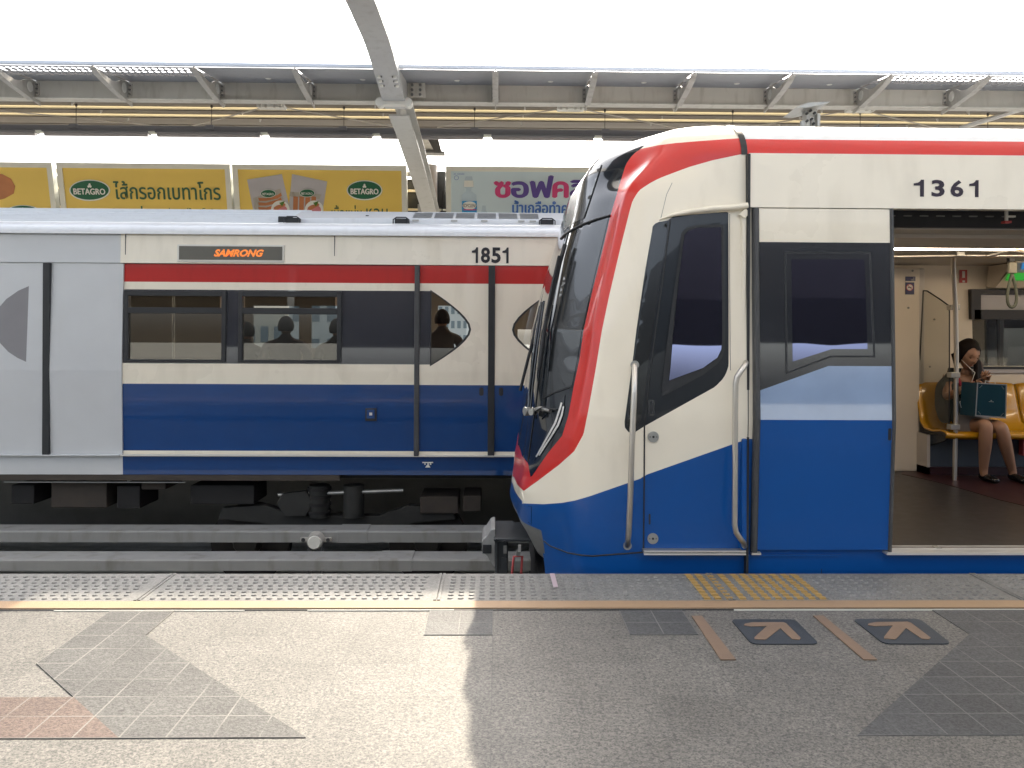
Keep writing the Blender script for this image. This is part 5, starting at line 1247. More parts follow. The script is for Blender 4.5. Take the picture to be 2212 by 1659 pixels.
# brow over the cab window
s = MB(); g = [hit(1425, 474, .004), hit(1450, 466, .012), hit(1485, 459, .02), hit(1530, 453, .024), hit(1580, 450, .026), hit(1612, 446, .028)]
s.tube(g, [.004, .010, .014, .016, .017, .018], 'cream', 10); s.build('rain_brow', nt_)
surf_line('shut_line', [(1576, 462), (1576, 600), (1577, 760), (1578, 800)], .004, 'valance', shell, .001)
s = MB(); s.box(XJ-.034, XJ-.004, yN(1)-.012, yN(1)+.06, zN(1186), zN(945), 'blue'); s.box(XJ-.034, XJ-.004, yN(1.6)-.006, yN(1.6)+.06, zN(945)+.001, zN(462), 'cream'); s.build('corner_pillar', nt_, .008)
s = MB(); s.prism([(XJ-.05, zN(459)), (XJ-.015, zN(446)), (XJ+.012, zN(456)), (XJ-.02, zN(468))], 'y', yN(2)-.03, yN(2)+.02, 'cream'); s.build('pillar_cap', nt_)
# grey valance, coupler
prof = [(x, l) for x, l in plan(ZF) if l < 1.13]
s = MB(); n = len(prof)
ring0 = [V((x+.006, YC-l, ZF+.01)) for x, l in prof]
ring1 = [V((x+.012+.02*0, YC-l*.99, ZF-.03)) for x, l in prof]
def vring(dx, sc_, z): return [V((x+dx, YC-l*sc_, z)) for x, l in prof]
rings = [ring0, ring1, vring(.05, .975, .02), vring(.085, .95, -.05), vring(.12, .93, -.12), vring(.14, .92, -.135), vring(.30, .90, -.14)]
vs = [p for r in rings for p in r]; fs = [(i*n+j, (i+1)*n+j, (i+1)*n+j+1, i*n+j+1) for i in range(len(rings)-1) for j in range(n-1)]
o_ = len(vs); vs2 = vs+[V((p.x, 2*YC-p.y, p.z)) for p in vs]; fs2 = fs+[tuple(o_+i for i in f[::-1]) for f in fs]
s.add(vs2, fs2, 'valance', True)
e0 = [r[-1] for r in rings]
s.add(e0+[V((.75, e0[0].y+.01, .12)), V((.75, e0[-1].y+.01, -.14))], [(0, 1, 2, 3, 4, 5, 6, 8, 7)], 'valance')
s.build('valance', nt_)
def cx_(px, Y=5.95): return (px-1074)*Y/FX
def cz_(py, Y=5.95): return P(1074, py, Y).z
s = MB(); Yc0, Yc1 = 5.95, 6.39
s.box(cx_(1072), cx_(1100), Yc0, Yc1, cz_(1243)-.25, cz_(1168), 'coupler_dark'); s.box(cx_(1072)-.01, cx_(1108)+.5, Yc0-.04, Yc1+.04, cz_(1168), cz_(1160), 'coupler_dark')
cpo = s.build('coupler', nt_, .01)
s = MB(); 
s.prism([(cx_(1068), cz_(1144)), (cx_(1062), cz_(1146)), (cx_(1052), cz_(1162)), (cx_(1046), cz_(1166)), (cx_(1043), cz_(1172)), (cx_(1043.5), cz_(1190)), (cx_(1048), cz_(1197)), (cx_(1054), cz_(1201)), (cx_(1060), cz_(1212)), (cx_(1068), cz_(1226)), (cx_(1072), cz_(1226)), (cx_(1072), cz_(1144))], 'y', Yc0+.02, Yc1-.02, 'coupler_cast'); s.build('coupler_head', cpo, .025)
s = MB(); s.box(cx_(1045), cx_(1064), Yc0+.005, Yc0+.03, cz_(1196), cz_(1178), 'rubber'); s.build('coupler_mouth', cpo)
s = MB(); s.box(cx_(1076), cx_(1080), Yc0-.012, Yc0, cz_(1243)-.2, cz_(1170), 'rubber'); s.box(cx_(1086), cx_(1098), Yc0-.03, Yc0, cz_(1238), cz_(1205), 'coupler_dark'); s.box(cx_(1090), cx_(1097), Yc0-.05, Yc0-.03, cz_(1192), cz_(1176), 'valance')
for px, py in ((1075, 1163), (1075, 1166.5), (1092, 1167)): s.tube([(cx_(px), Yc0-.045, cz_(py)), (cx_(px), Yc0-.06, cz_(py))], .012, 'rubber', 6)
s.build('coupler_bolt', cpo)
s = MB(); s.box(cx_(1072), cx_(1115), Yc0-.03, Yc1+.1, cz_(1164)+.01, cz_(1145)-.06, 'coupler_dark'); s.build('coupler_cover', cpo, .006)
s = MB(); yy = 5.70
for a in ([(1106, 1240), (1110, 1202), (1128, 1202), (1126, 1240)],): s.tube([P(px, py, yy) for px, py in a], .010, 'warn_red', 6)
s.box(P(1115, 1200, yy).x, P(1124, 1200, yy).x, yy-.02, yy+.02, P(1115, 1199, yy).z, P(1115, 1190, yy).z, 'valance'); s.box(P(1119, 1200, yy).x, P(1125, 1200, yy).x, yy-.03, yy+.0, P(1115, 1190, yy).z, P(1115, 1176, yy).z, 'alu'); s.build('uncoupling_handle', nt_)
s = MB(); s.box(.30, 6.5, 4.9, 7.4, -.95, -.36, 'underframe'); s.box(.42, 1.5, 5.2, 7.1, -.36, -.15, 'underframe'); s.build('underframe', nt_)
for xx in (1.5, 3.7):
    for yy in (5.42, 6.86): s = MB(); s.tube([(xx, yy, -.9), (xx, yy+.12, -.9)], .40, 'underframe', 28); s.build('wheel', nt_)
# ---- saloon body side
X2 = 6.6; zh = zN(443.5, 4.64); zr = Z_SH; zs = .095
do0, do1 = xN(1943, 4.62), 3.76
band_t = zN(523, 4.63); z905 = .857; 
zn = [(rect(XJ, do0-.01, -.38, zN(946)), 'blue'), (rect(do1, X2, -.38, z905), 'blue'), (rect(XJ, X2, -.38, .09), 'blue'), (rect(do1+.75, X2, z905+.22, band_t), 'charcoal'), (rect(do1+.10, do1+.75, z905+.25, band_t), 'charcoal')]
cdt('body_side', rect(XJ+.006, X2, -.38, zr), zn, 'cream', mN, nt_, holes=[rect(do0-.012, do1, zs, zh), rect(4.75, 5.75, 1.12, 1.78)], th=.06, hl=[.857], vl=[])
boxo('pane', 4.75, 5.75, 4.64, 4.65, 1.12, 1.78, 'glass_tint', nt_)
cdt('header_panel', rect(XJ+.010, X2, zh-.004, zr+.006), [], 'cream', lambda x, z: mN(x, z, .032), nt_, th=.03)
boxo('body_joint', XJ-.004, XJ+.010, yN(1.3)-.010, yN(1.3)+.05, -.3, zr+.0, 'rubber', nt_)
for ch, a, c in (('1', 1981, 2003.5), ('3', 2020, 2049), ('6', 2062, 2090.5), ('1', 2103.5, 2124)):
    text(ch, 'carriage_number', 'ink_violet', nt_, V((xN(a, 4.61), yN(2.2)-.0345, zN(417, 4.61))), (1, 0, 0), (0, 0, 1), xN(c, 4.61)-xN(a, 4.61), zN(380, 4.61)-zN(417, 4.61), off=.03)
# slid open door leaf
dY = .030
def qd(pts): return [(lambda p: (p.x, p.z))(P(a, b, 4.58)) for a, b in pts]
leaf = qd([(1644, 446), (1936, 446), (1936, 1199), (1644, 1199)]); lx0, lx1 = leaf[0][0], leaf[1][0]
leaf = rect(lx0, lx1, .115, zh-.01)
z523 = P(1790, 523, 4.59).z
diag = [(lx0, P(1650, 843, 4.58).z), (P(1790, 790, 4.58).x, P(1790, 790.5, 4.58).z), (lx1, P(1790, 790.5, 4.58).z)]
zn = [([(lx0, z523), (lx1, z523), diag[2], diag[1], diag[0]], 'charcoal'), ([diag[0], diag[1], diag[2], (lx1, .857), (lx0, .857)], 'film_blue'), (rect(lx0, lx1, .115, .857), 'blue')]
ld_ = cdt('door_leaf', leaf, zn, 'cream', lambda x, z: mN(x, z, dY), nt_, th=.028, hl=[.857])
wo = qd([(1697, 543), (1885, 543), (1891, 772), (1795, 772), (1697, 808)]); wi = qd([(1701, 547), (1881, 547), (1886, 768), (1794, 768), (1701, 803)]); wg = qd([(1712, 560), (1870, 560), (1874, 754), (1797, 754), (1712, 781)])
cdt('window_seal', wo, [(wi, 'charcoal')], 'rubber', lambda x, z: mN(x, z, dY+.003), ld_)
cdt('pane', wg, [], 'cab_glass', lambda x, z: mN(x, z, dY+.0045), ld_)
hr = [(lambda p: (p.x, p.z))(P(px, py, 4.58)) for px, py in ((1914, 956), (1929, 920))]
cdt('handle_recess', rrect(hr[0][0], hr[1][0], hr[0][1], hr[1][1], .012), [(rrect(hr[0][0]+.008, hr[1][0]-.012, hr[0][1]+.012, hr[1][1]-.012, .008), 'rubber')], 'blue', lambda x, z: mN(x, z, dY+.002), ld_)
def seal(x0, x1, zlo, zhi, par, o, mt='rubber_grey'):
    s = MB(); zz = [zlo, .857, zhi]
    vs = []
    for z in zz:
        for (x, oo) in ((x0, o), (x0+(x1-x0)*.25, o+.012), (x0+(x1-x0)*.75, o+.012), (x1, o), (x1, o-.05), (x0, o-.05)): vs.append((x, yN(z)-oo, z))
    n = 6; s.add(vs, [(i*n+k, i*n+(k+1) % n, (i+1)*n+(k+1) % n, (i+1)*n+k) for i in range(2) for k in range(n)]+[tuple(range(6))[::-1], tuple(12+k for k in range(6))], mt); return s.build('door_seal', par)
seal(xN(1632.5, 4.58), xN(1645.5, 4.58), .10, zh-.006, nt_, .03); seal(xN(1933.5, 4.58), xN(1942.5, 4.58), .10, zh-.006, nt_, .03)
boxo('door_shoe', xN(1628), xN(1648), yN(.1)-.04, yN(.1)-.01, .088, .10, 'alu', nt_); boxo('door_shoe', xN(1930), xN(1944), yN(.1)-.04, yN(.1)-.01, .088, .106, 'alu', nt_)
# right-hand leaf, slid open beyond the doorway
leaf2 = rect(do1+.02, do1+.76, .115, zh-.01)
cdt('door_leaf', leaf2, [(rect(do1+.02, do1+.76, 1.12, z523), 'charcoal'), (rect(do1+.02, do1+.76, .857, 1.12), 'film_blue'), (rect(do1+.02, do1+.76, .115, .857), 'blue')], 'cream', lambda x, z: mN(x, z, dY), nt_, th=.028, hl=[.857])
# roof of the saloon and red shoulder
prf = []
for k in range(23): t_ = k/22; z = Z_SH+.300*math.sin(math.pi/2*t_*.9999); prf.append((YC-halfw(z), z))
ztop = prf[-1][1]
full = prf+[(YC-.5, ztop+.013), (YC-.2, ztop+.019), (YC, ztop+.02), (YC+.2, ztop+.019), (YC+.5, ztop+.013)]+[(2*YC-y, z) for y, z in prf[::-1]]
nred = max(k for k in range(23) if proj(V((3, prf[k][0], prf[k][1])))[1] > 301.5)
s = MB(); n = len(full)
for x0, x1, mt1 in ((XJ-.03, XJ+.006, 'rubber'), (XJ+.006, X2, None)):
    o = .004 if mt1 else 0
    vs = [(x, y-(o if y < YC else -o), z+o) for x in (x0, x1) for y, z in full]
    f1 = [(i, i+1, n+i+1, n+i) for i in range(n-1)]
    s.add(vs, [f for i, f in enumerate(f1) if i < nred or i >= n-1-nred], mt1 or 'red', True); s.add(vs, [f for i, f in enumerate(f1) if not (i < nred or i >= n-1-nred)], mt1 or 'roof_white', True)
s.build('roof', nt_)
s = MB(); yq = YC-halfw(Z_SH); s.box(XJ+.012, X2, yq-.018, yq+.02, Z_SH+.004, Z_SH+.010, 'roof_white'); s.build('roof_gutter', nt_)
s = MB(); a = P(1800, 284, 5.6); s.prism([(P(1790, 284, 5.6).x, P(1790, 287, 5.6).z), (P(1760, 284, 5.6).x, P(1760, 292, 5.6).z), (P(2215, 290, 5.6).x+1, P(1760, 296, 5.6).z), (P(2215, 290, 5.6).x+1, P(2100, 280.5, 5.6).z), (P(1985, 279, 5.6).x, P(1985, 279, 5.6).z)], 'y', 5.6, 6.7, 'cream'); s.build('roof_unit', nt_, .01)
s = MB(); 
for px, w, y0, y1 in ((1891, 30, 288, 284), (1891, 18, 284, 278), (1891, 3, 278, 272)): a = P(px-w/2, y0, 5.5); c = P(px+w/2, y1, 5.5); s.box(a.x, c.x, 5.45, 5.55, a.z, c.z, 'rubber_grey')
s.build('roof_antenna', nt_)
# ---- saloon interior
FZ = P(2063, 1040, 6.93).z
FZ = .102
YW = 7.50
boxo('floor', XJ+.5, X2, YN+.06, YW+.1, FZ-.05, FZ, 'floor_in', nt_)
s = MB(); yb = lambda px, py: PZ(px, py, FZ)
mp_ = [PZ(px, py, FZ+.003) for px, py in ((1948, 1017), (1990, 1015), (2060, 1028), (2212, 1030), (2400, 1035), (2400, 1110), (2212, 1092), (2160, 1080), (2100, 1062), (2065, 1052), (2020, 1040), (1948, 1024))]
s.slab([V((p.x, min(p.y, YW-.02), FZ+.004)) for p in mp_], (0, 0, 1), .003, 'floor_red'); s.build('floor_border', nt_)
s = MB()
for (py0, py1, mt) in ((1183.5, 1187, 'alu'), (1187.3, 1192, 'floor_in'), (1192.2, 1195.2, 'alu'), (1196.2, 1201, 'alu')):
    a, c = PZ(1950, py0, FZ+.004), PZ(1950, py1, FZ+.004); yy0, yy1 = max(a.y, YN-.01), max(c.y, YN-.03)
s.box(do0, do1, YN+.125, YN+.14, FZ, FZ+.006, 'alu'); s.box(do0, do1, YN+.085, YN+.125, FZ, FZ+.004, 'roof_brown'); s.box(do0, do1, YN+.070, YN+.085, FZ, FZ+.006, 'alu'); s.box(do0-.06, do1, YN-.012, YN+.066, FZ-.01, FZ+.003, 'alu'); s.box(do0+.27, do0+.30, YN+.068, YN+.14, FZ+.0065, FZ+.008, 'steel_dull')
s.build('door_sill', nt_)
holes = [rect(xN(2116, YW), xN(2116, YW)+2.1, zN(787, YW), zN(652, YW)), rect(2.32, 3.62, .95, 1.75)]
wl = cdt('inner_wall', rect(XJ+.5, X2, FZ, 2.02), [], 'wall_in', lambda x, z: V((x, YW+(.0 if z < .8 else .06*(z-.8)), z)), nt_, holes=holes, th=.04, hl=[.8])
cdt('outer_wall', rect(XJ+.01, X2, -.38, Z_SH), [], 'cream', lambda x, z: V((x, 2*YC-yN(z)-.03, z)), nt_, holes=holes, th=.03, hl=[.857])
boxo('ceiling', XJ+.5, X2, YN+.36, YW+.1, 2.0, 2.03, 'ceiling_in', nt_); boxo('bulkhead', XJ+.46, XJ+.5, YN+.08, YW+.15, FZ, 2.1, 'wall_in_grey', nt_)
s = MB(); s.box(XJ+.5, X2, YN+.335, YN+.36, 1.985, 2.06, 'lamp_tube'); s.build('ceiling_edge', nt_)
s = MB(); s.box(XJ+.5, X2, YN+.08, YN+.335, 2.12, 2.16, 'rubber'); s.box(XJ+.5, X2, YN+.30, YN+.34, 1.99, 2.16, 'ink_black')
for k in range(8): s.box(2.35+.1*k, 2.40+.1*k, YN+.292, YN+.30, 2.055, 2.062, 'valance')
s.build('door_gear', nt_)
s = MB(); a = P(2174, 462, 4.80); s.tube([V((a.x, 4.80, 2.12)), V((a.x, 4.80, P(2174, 477, 4.8).z))], .010, 'alu', 8); s.box(a.x, a.x+.05, 4.79, 4.81, P(2174, 466, 4.8).z-.01, P(2174, 466, 4.8).z, 'alu'); b_ = P(2174, 478, 4.8); s.box(a.x-.02, a.x+.02, 4.78, 4.82, b_.z-.012, b_.z, 'warn_red'); s.build('emergency_release', nt_)
s = MB(); s.box(XJ+.5, X2, 5.3, 5.9, 1.975, 1.999, 'wall_in_grey'); s.build('ceiling_panel', nt_)
for i_, (yy, w_) in enumerate(((5.98, .045),)):
    s = MB(); s.box(XJ+.6, X2, yy, yy+w_, 1.975, 1.998, 'tube_light'); s.build('strip_light', nt_)
s = MB(); zz = P(2000, 528, 6.3); 
def hp(px, py, Y): return P(px, py, Y)
s.tube([hp(1700, 534, 6.3), hp(1945, 535.5, 6.2), hp(2073, 536, 6.15), hp(2150, 535, 6.1), hp(2190, 541, 6.0), hp(2230, 548, 5.9), hp(2400, 560, 5.6)], .018, 'steel', 10)
s.tube([hp(1700, 556, 6.5), hp(1945, 554, 6.45), hp(2073, 552, 6.4), hp(2133, 552.5, 6.4), hp(2300, 553, 6.4)], .018, 'steel', 10)
s.tube([hp(2133, 552.5, 6.38), hp(2180, 541, 6.3), hp(2230, 534, 6.2), hp(2300, 528, 6.1)], .018, 'steel', 10)
s.tube([hp(2072, 512, 6.4), hp(2073, 552, 6.4)], .014, 'steel', 8); s.tube([hp(2072, 524, 6.4), hp(2072, 528, 6.4)], .045, 'rubber', 10)
s.box(hp(2065, 545, 6.38).x, hp(2081, 545, 6.38).x, 6.36, 6.39, hp(2070, 553, 6.38).z, hp(2070, 541, 6.38).z, 'steel_dull'); s.build('ceiling_rail', nt_)
s = MB(); s.tube([hp(2061, 523, 6.5), hp(2060, 548, 6.62), hp(2059, 570, 6.72), hp(2060, 600, 6.80), hp(2064, 660, 6.88), hp(2066, 760, 6.92), hp(2065, 900, 6.94), V((hp(2062, 1040, 6.94).x, 6.94, FZ))], .0185, 'steel', 14)
pole = s.build('grab_pole', nt_)
for py in (664, 810, 922):
    a = hp(2064, py, 6.93); boxo('clamp', a.x-.055, a.x+.025, 6.90, 6.97, a.z-.022, a.z+.022, 'steel_dull', pole, .004)
# draught screen beside the door
XS = hp(2053, 760, 6.94).x
def sc3(px, py): p = PX(px, py, XS); return V((XS, p.y, p.z))
gp = [sc3(1994.5, 628), sc3(2003, 628.5), sc3(2030, 646), sc3(2048, 659), sc3(2051, 672), sc3(2051, 820), sc3(2050, 945), sc3(2040, 953), sc3(1986, 969), sc3(1978, 967), sc3(1986, 800)]
gp = [V((XS, min(p.y, YW-.01), p.z)) for p in gp]
s = MB(); s.slab(gp, (1, 0, 0), .008, 'glass_clear'); ds = s.build('draught_screen', nt_)
s = MB(); s.tube(gp+[gp[0]], .006, 'rubber', 6); s.build('screen_edge', ds)
s = MB(); a = hp(1948, 580, 7.3); c = hp(1984, 580, 7.3); s.box(2.1, hp(1985, 700, 7.42).x, 7.40, 7.5, FZ, zN(572, 7.4), 'wall_in'); s.box(hp(1985, 700, 7.42).x, hp(1997, 700, 7.45).x, 7.44, 7.5, FZ+.0, zN(572, 7.4), 'wall_in_grey'); s.build('door_pillar', nt_, .015)
def stick(px0, px1, py0, py1, mt, nm, Y=7.395, par=None): a = hp(px0, py1, Y); c = hp(px1, py0, Y); return boxo(nm, a.x, c.x, Y-.004, Y, a.z, c.z, mt, par or nt_)
o = stick(1955.5, 1977, 597.5, 607, 'sticker_blue', 'number_sticker')
for (x0, x1, y0, y1, bd) in ((1972, 1976, 599, 602, '61'), (1968, 1976, 603, 606, '1361')):
    a = hp(x0, y1, 7.39); c = hp(x1, y0, 7.39); text(bd, 'sticker_text', 'sticker_white', o, a, (1, 0, 0), (0, 0, 1), c.x-a.x, c.z-a.z)
o = stick(1955.5, 1974.5, 610, 636, 'sticker_blue', 'no_smoking_sticker')
s = MB(); a = hp(1965, 621, 7.39); s.tube([a, a+V((0, -.002, 0))], .032, 'sticker_red', 20); s.tube([a+V((0, -.002, 0)), a+V((0, -.004, 0))], .027, 'sticker_white', 20); s.box(a.x-.018, a.x+.012, 7.38, 7.385, a.z-.003, a.z+.003, 'ink_black'); s.slab([a+V((-.022, -.007, .018)), a+V((-.018, -.007, .022)), a+V((.022, -.007, -.018)), a+V((.018, -.007, -.022))], (0, -1, 0), .001, 'sticker_red'); s.build('no_smoking_sign', o)
o = stick(2072, 2089, 583, 611, 'sticker_red', 'extinguisher_sticker', YW+.06)
stick(2078.5, 2084, 586, 600, 'sticker_white', 'extinguisher_sign', YW+.055, o); stick(2079, 2084, 606, 610, 'sticker_white', 'arrow_sign', YW+.055, o)
# ads on the slanted cove
def ad(px0, px1, py0, py1, mt, nm, Y=6.75):
    a, c = hp(px0, py1, Y), hp(px1, py0, Y); k = (px1-px0)*.1; s = MB(); s.slab([hp(px0, py1, Y+.1), hp(px1, py1, Y+.1), hp(px1+5, py0, Y-.05), hp(px0+5, py0, Y-.05)], (0, -1, -.3), .004, mt); return s.build(nm, nt_)
ad(1940, 1953, 537, 550, 'ad_blue', 'ceiling_advert'); ad(1981, 2002, 541, 549.5, 'ad_pale', 'ceiling_advert'); ad(2002.5, 2028, 541, 549.5, 'ad_dark', 'ceiling_advert')
# screen box above the window
s = MB(); s.prism([(7.1, hp(2200, 556, 7.1).z), (7.1, 1.99), (7.5, 1.99), (7.54, hp(2200, 620, 7.5).z), (7.40, hp(2200, 622, 7.4).z)], 'x', hp(2164, 600, 7.3).x, X2, 'wall_in'); db = s.build('screen_box', nt_)
s = MB(); 
def sb(px, py, Y): return hp(px, py, Y)
s.slab([sb(2172, 606, 7.30), sb(2400, 606, 7.30), sb(2400, 590, 7.22), sb(2180, 590, 7.22)], (0, -1, -.3), .004, 'ad_green'); s.slab([sb(2182, 588, 7.22), sb(2400, 588, 7.22), sb(2400, 560, 7.10), sb(2194, 560, 7.10)], (0, -1, -.3), .004, 'ad_pale'); s.slab([sb(2206, 582, 7.18), sb(2400, 582, 7.18), sb(2400, 560, 7.08), sb(2212, 560, 7.08)], (0, -1, -.3), .004, 'ad_blue'); s.build('screen_picture', db)
# window frame in the saloon wall
wx0 = xN(2116, YW); s = MB()
def yw(z): return YW+(.0 if z < .8 else .06*(z-.8))
zt_, zb_ = zN(618, YW), zN(790, YW)
s.box(wx0-.03, wx0+2.2, YW-.0, YW+.09, zN(629, YW), zt_, 'ink_black'); s.box(wx0-.03, wx0+.06, YW-.0, YW+.09, zN(684, YW), zN(629, YW), 'ink_black'); s.box(wx0, wx0+2.2, YW-.0, YW+.09, zN(684, YW), zN(663, YW), 'ink_black'); s.box(wx0-.03, wx0+2.2, YW-.01, YW+.05, zb_-.012, zb_+.012, 'rubber'); s.box(wx0-.02, wx0+2.2, YW-.014, YW+.03, zb_-.045, zb_-.013, 'lamp_tube')
wf = s.build('saloon_window', nt_); boxo('pane', wx0, wx0+2.1, YW+.06, YW+.065, zb_, zN(684, YW), 'glass_clear', wf); boxo('hopper_pane', wx0+.06, wx0+2.1, YW+.05, YW+.055, zN(663, YW), zN(629, YW), 'lamp_tube', wf)
# seats
SX0 = hp(1999, 900, 7.25).x
zse = hp(2060, 940, 6.95).z; zsb = zN(822, 7.42)
def seat(x0, x1):
    s = MB(); nx = 14; pr = [(6.93, zse-.035), (6.90, zse-.005), (6.93, zse+.025), (7.0, zse+.03), (7.15, zse+.012), (7.27, zse+.02), (7.33, zse+.07), (7.37, zse+.2), (7.42, zsb-.03), (7.44, zsb), (7.47, zsb)]
    vs = []
    for i in range(nx+1):
        u = i/nx; e = math.sin(math.pi*u)**.35 if 0 < u < 1 else 0
        for y, z in pr:
            yy = y+(.0 if y > 7.3 else 0); vs.append((x0+(x1-x0)*u, yy+(1-e)*(.05 if y > 7.3 else .0)-(1-e)*.03*(y > 7.3), z+(1-e)*.012-(1-e)*.03*(z > zsb-.05)))
    n = len(pr); s.add(vs, [(i*n+j, i*n+j+1, (i+1)*n+j+1, (i+1)*n+j) for i in range(nx) for j in range(n-1)], 'seat_yellow', True)
    o = s.build('seat', nt_); m_ = o.modifiers.new('t', 'SOLIDIFY'); m_.thickness = .015; return o
for k in range(5): seat(SX0+.47*k+.004, SX0+.47*(k+1)-.004)
boxo('seat_box', SX0+.03, X2, 7.25, 7.46, FZ+.07, zse-.03, 'seat_box', nt_); boxo('kick_strip', SX0, X2, 7.22, 7.48, FZ, FZ+.07, 'floor_red', nt_); boxo('seat_box', SX0-.0, SX0+.028, 7.22, 7.46, FZ, zse-.03, 'wall_in_grey', nt_)
boxo('fire_extinguisher_box', hp(2207, 900, 7.2).x, hp(2207, 900, 7.2).x+.15, 7.18, 7.24, FZ+.18, FZ+.34, 'warn_red', nt_)
# hanging strap
s = MB(); a = hp(2183, 553, 6.42); s.box(a.x-.02, a.x+.02, 6.40, 6.44, a.z-.045, a.z+.02, 'rubber'); s.tube([a, hp(2184, 566, 6.42)], .010, 'rubber', 8); st = s.build('hand_strap', nt_)
s = MB(); c = hp(2186, 566, 6.42); d = hp(2186, 591, 6.42); s.box(c.x-.034, c.x+.034, 6.40, 6.44, d.z, c.z, 'strap_grip'); s.build('strap_grip', st, .012)
s = MB(); lp = []
for k in range(25):
    t_ = 2*math.pi*k/24; w_ = 18.5*math.sin(t_)*(.5-.5*math.cos(t_*.5 if t_ < math.pi else (2*math.pi-t_)*.5))**.5
    lp.append(hp(2186+(23 if False else 1)*w_*1.25, 592+36*(1-math.cos(t_)), 6.42))
s.tube(lp, .012, 'strap', 8, caps=False); s.build('strap_loop', st)

# ================================================================== PEOPLE
def skin_geo(pts, edges, root=0, sub=2):
    """grow one continuous tapering surface over a skeleton"""
    me = bpy.data.meshes.new('skel'); me.from_pydata([p for p, r in pts], edges, []); me.update()
    o = bpy.data.objects.new('skel', me); COL.objects.link(o)
    md = o.modifiers.new('skin', 'SKIN'); md.use_smooth_shade = True
    for i, (p, r) in enumerate(pts):
        sv = me.skin_vertices[0].data[i]; sv.radius = r if isinstance(r, tuple) else (r, r); sv.use_root = (i == root)
    ss = o.modifiers.new('sub', 'SUBSURF'); ss.levels = sub; ss.render_levels = sub
    bpy.context.view_layer.update()
    ev = bpy.data.meshes.new_from_object(o.evaluated_get(bpy.context.evaluated_depsgraph_get()))
    vs = [v.co.copy() for v in ev.vertices]; fs = [tuple(p.vertices) for p in ev.polygons]
    bpy.data.objects.remove(o); return vs, fs
def basis(fwd, up=(0, 0, 1)):
    f = V(fwd).normalized(); r = f.cross(V(up)).normalized(); u = r.cross(f); return r, f, u
def head_geo(mb, c, fwd, up, sc_=1.0, skin='skin', features=True):
    r, f, u = basis(fwd, up); vs = []; fs = []; ny, nx = 26, 32; mats_ = []
    def surf(th, ph):
        # th: 0 top .. pi bottom, ph: 0 = front
        x = math.sin(th)*math.sin(ph); y = math.sin(th)*math.cos(ph); z = math.cos(th)
        X = x*.074; Y = y*.093; Z = z*.112
        if z < -.05:
            k = min(1, (-z-.05)/.9); X *= 1-.42*k; Y = Y*(1-.12*k)+(.012*k if y > 0 else .030*k)
        if y > 0:
            a = x/.9
            nz_ = math.exp(-((x/.13)**2)); Y += .020*nz_*math.exp(-(((z+.22)/.16)**2)) + .008*nz_*math.exp(-(((z+.02)/.22)**2))
            Y -= .009*math.exp(-(((abs(x)-.38)/.17)**2))*math.exp(-(((z-.06)/.12)**2))
            Y += .006*math.exp(-(((z-.24)/.12)**2))*math.exp(-((x/.6)**2))
            Y += .006*math.exp(-((x/.26)**2))*math.exp(-(((z+.50)/.07)**2))
            Y += .008*math.exp(-((x/.30)**2))*math.exp(-(((z+.82)/.13)**2))
            Y += .005*math.exp(-(((abs(x)-.45)/.2)**2))*math.exp(-(((z+.25)/.2)**2))
        return X, Y, Z
    for i in range(ny+1):
        for j in range(nx):
            X, Y, Z = surf(math.pi*i/ny, 2*math.pi*j/nx); vs.append(V(c)+(r*X+f*Y+u*Z)*sc_)
    for i in range(ny):
        for j in range(nx): fs.append((i*nx+j, i*nx+(j+1) % nx, (i+1)*nx+(j+1) % nx, (i+1)*nx+j))
    mb.add(vs, fs, skin, True)
    def W(X, Y, Z): return V(c)+(r*X+f*Y+u*Z)*sc_
    for sx in (-1, 1):      # ears
        ring = []
        for k in range(8): a = 2*math.pi*k/8; ring.append(W(sx*.078, -.005+.015*math.cos(a), -.005+.028*math.sin(a)))
        ring2 = [W(sx*.070, -.000+.010*math.cos(2*math.pi*k/8), -.005+.022*math.sin(2*math.pi*k/8)) for k in range(8)]
        mb.add(ring+ring2, [tuple(range(8))]+[(k, (k+1) % 8, 8+(k+1) % 8, 8+k) for k in range(8)], skin, True)
    if features:
        for sx in (-1, 1):
            cx = sx*.030
            mb.add([W(cx-.015, .0815, .006), W(cx, .0865, .000), W(cx+.015, .0815, .006), W(cx, .088, .0095)], [(0, 1, 2, 3)], 'eye')
            mb.add([W(cx-.018, .084, .026), W(cx, .0905, .030), W(cx+.018, .084, .026), W(cx, .0905, .0345)], [(0, 1, 2, 3)], 'hair')
        mb.add([W(-.021, .083, -.056), W(0, .096, -.061), W(.021, .083, -.056), W(.008, .0965, -.0505), W(0, .0955, -.052), W(-.008, .0965, -.0505)], [(0, 1, 2, 3, 4, 5)], 'lips')
    return W
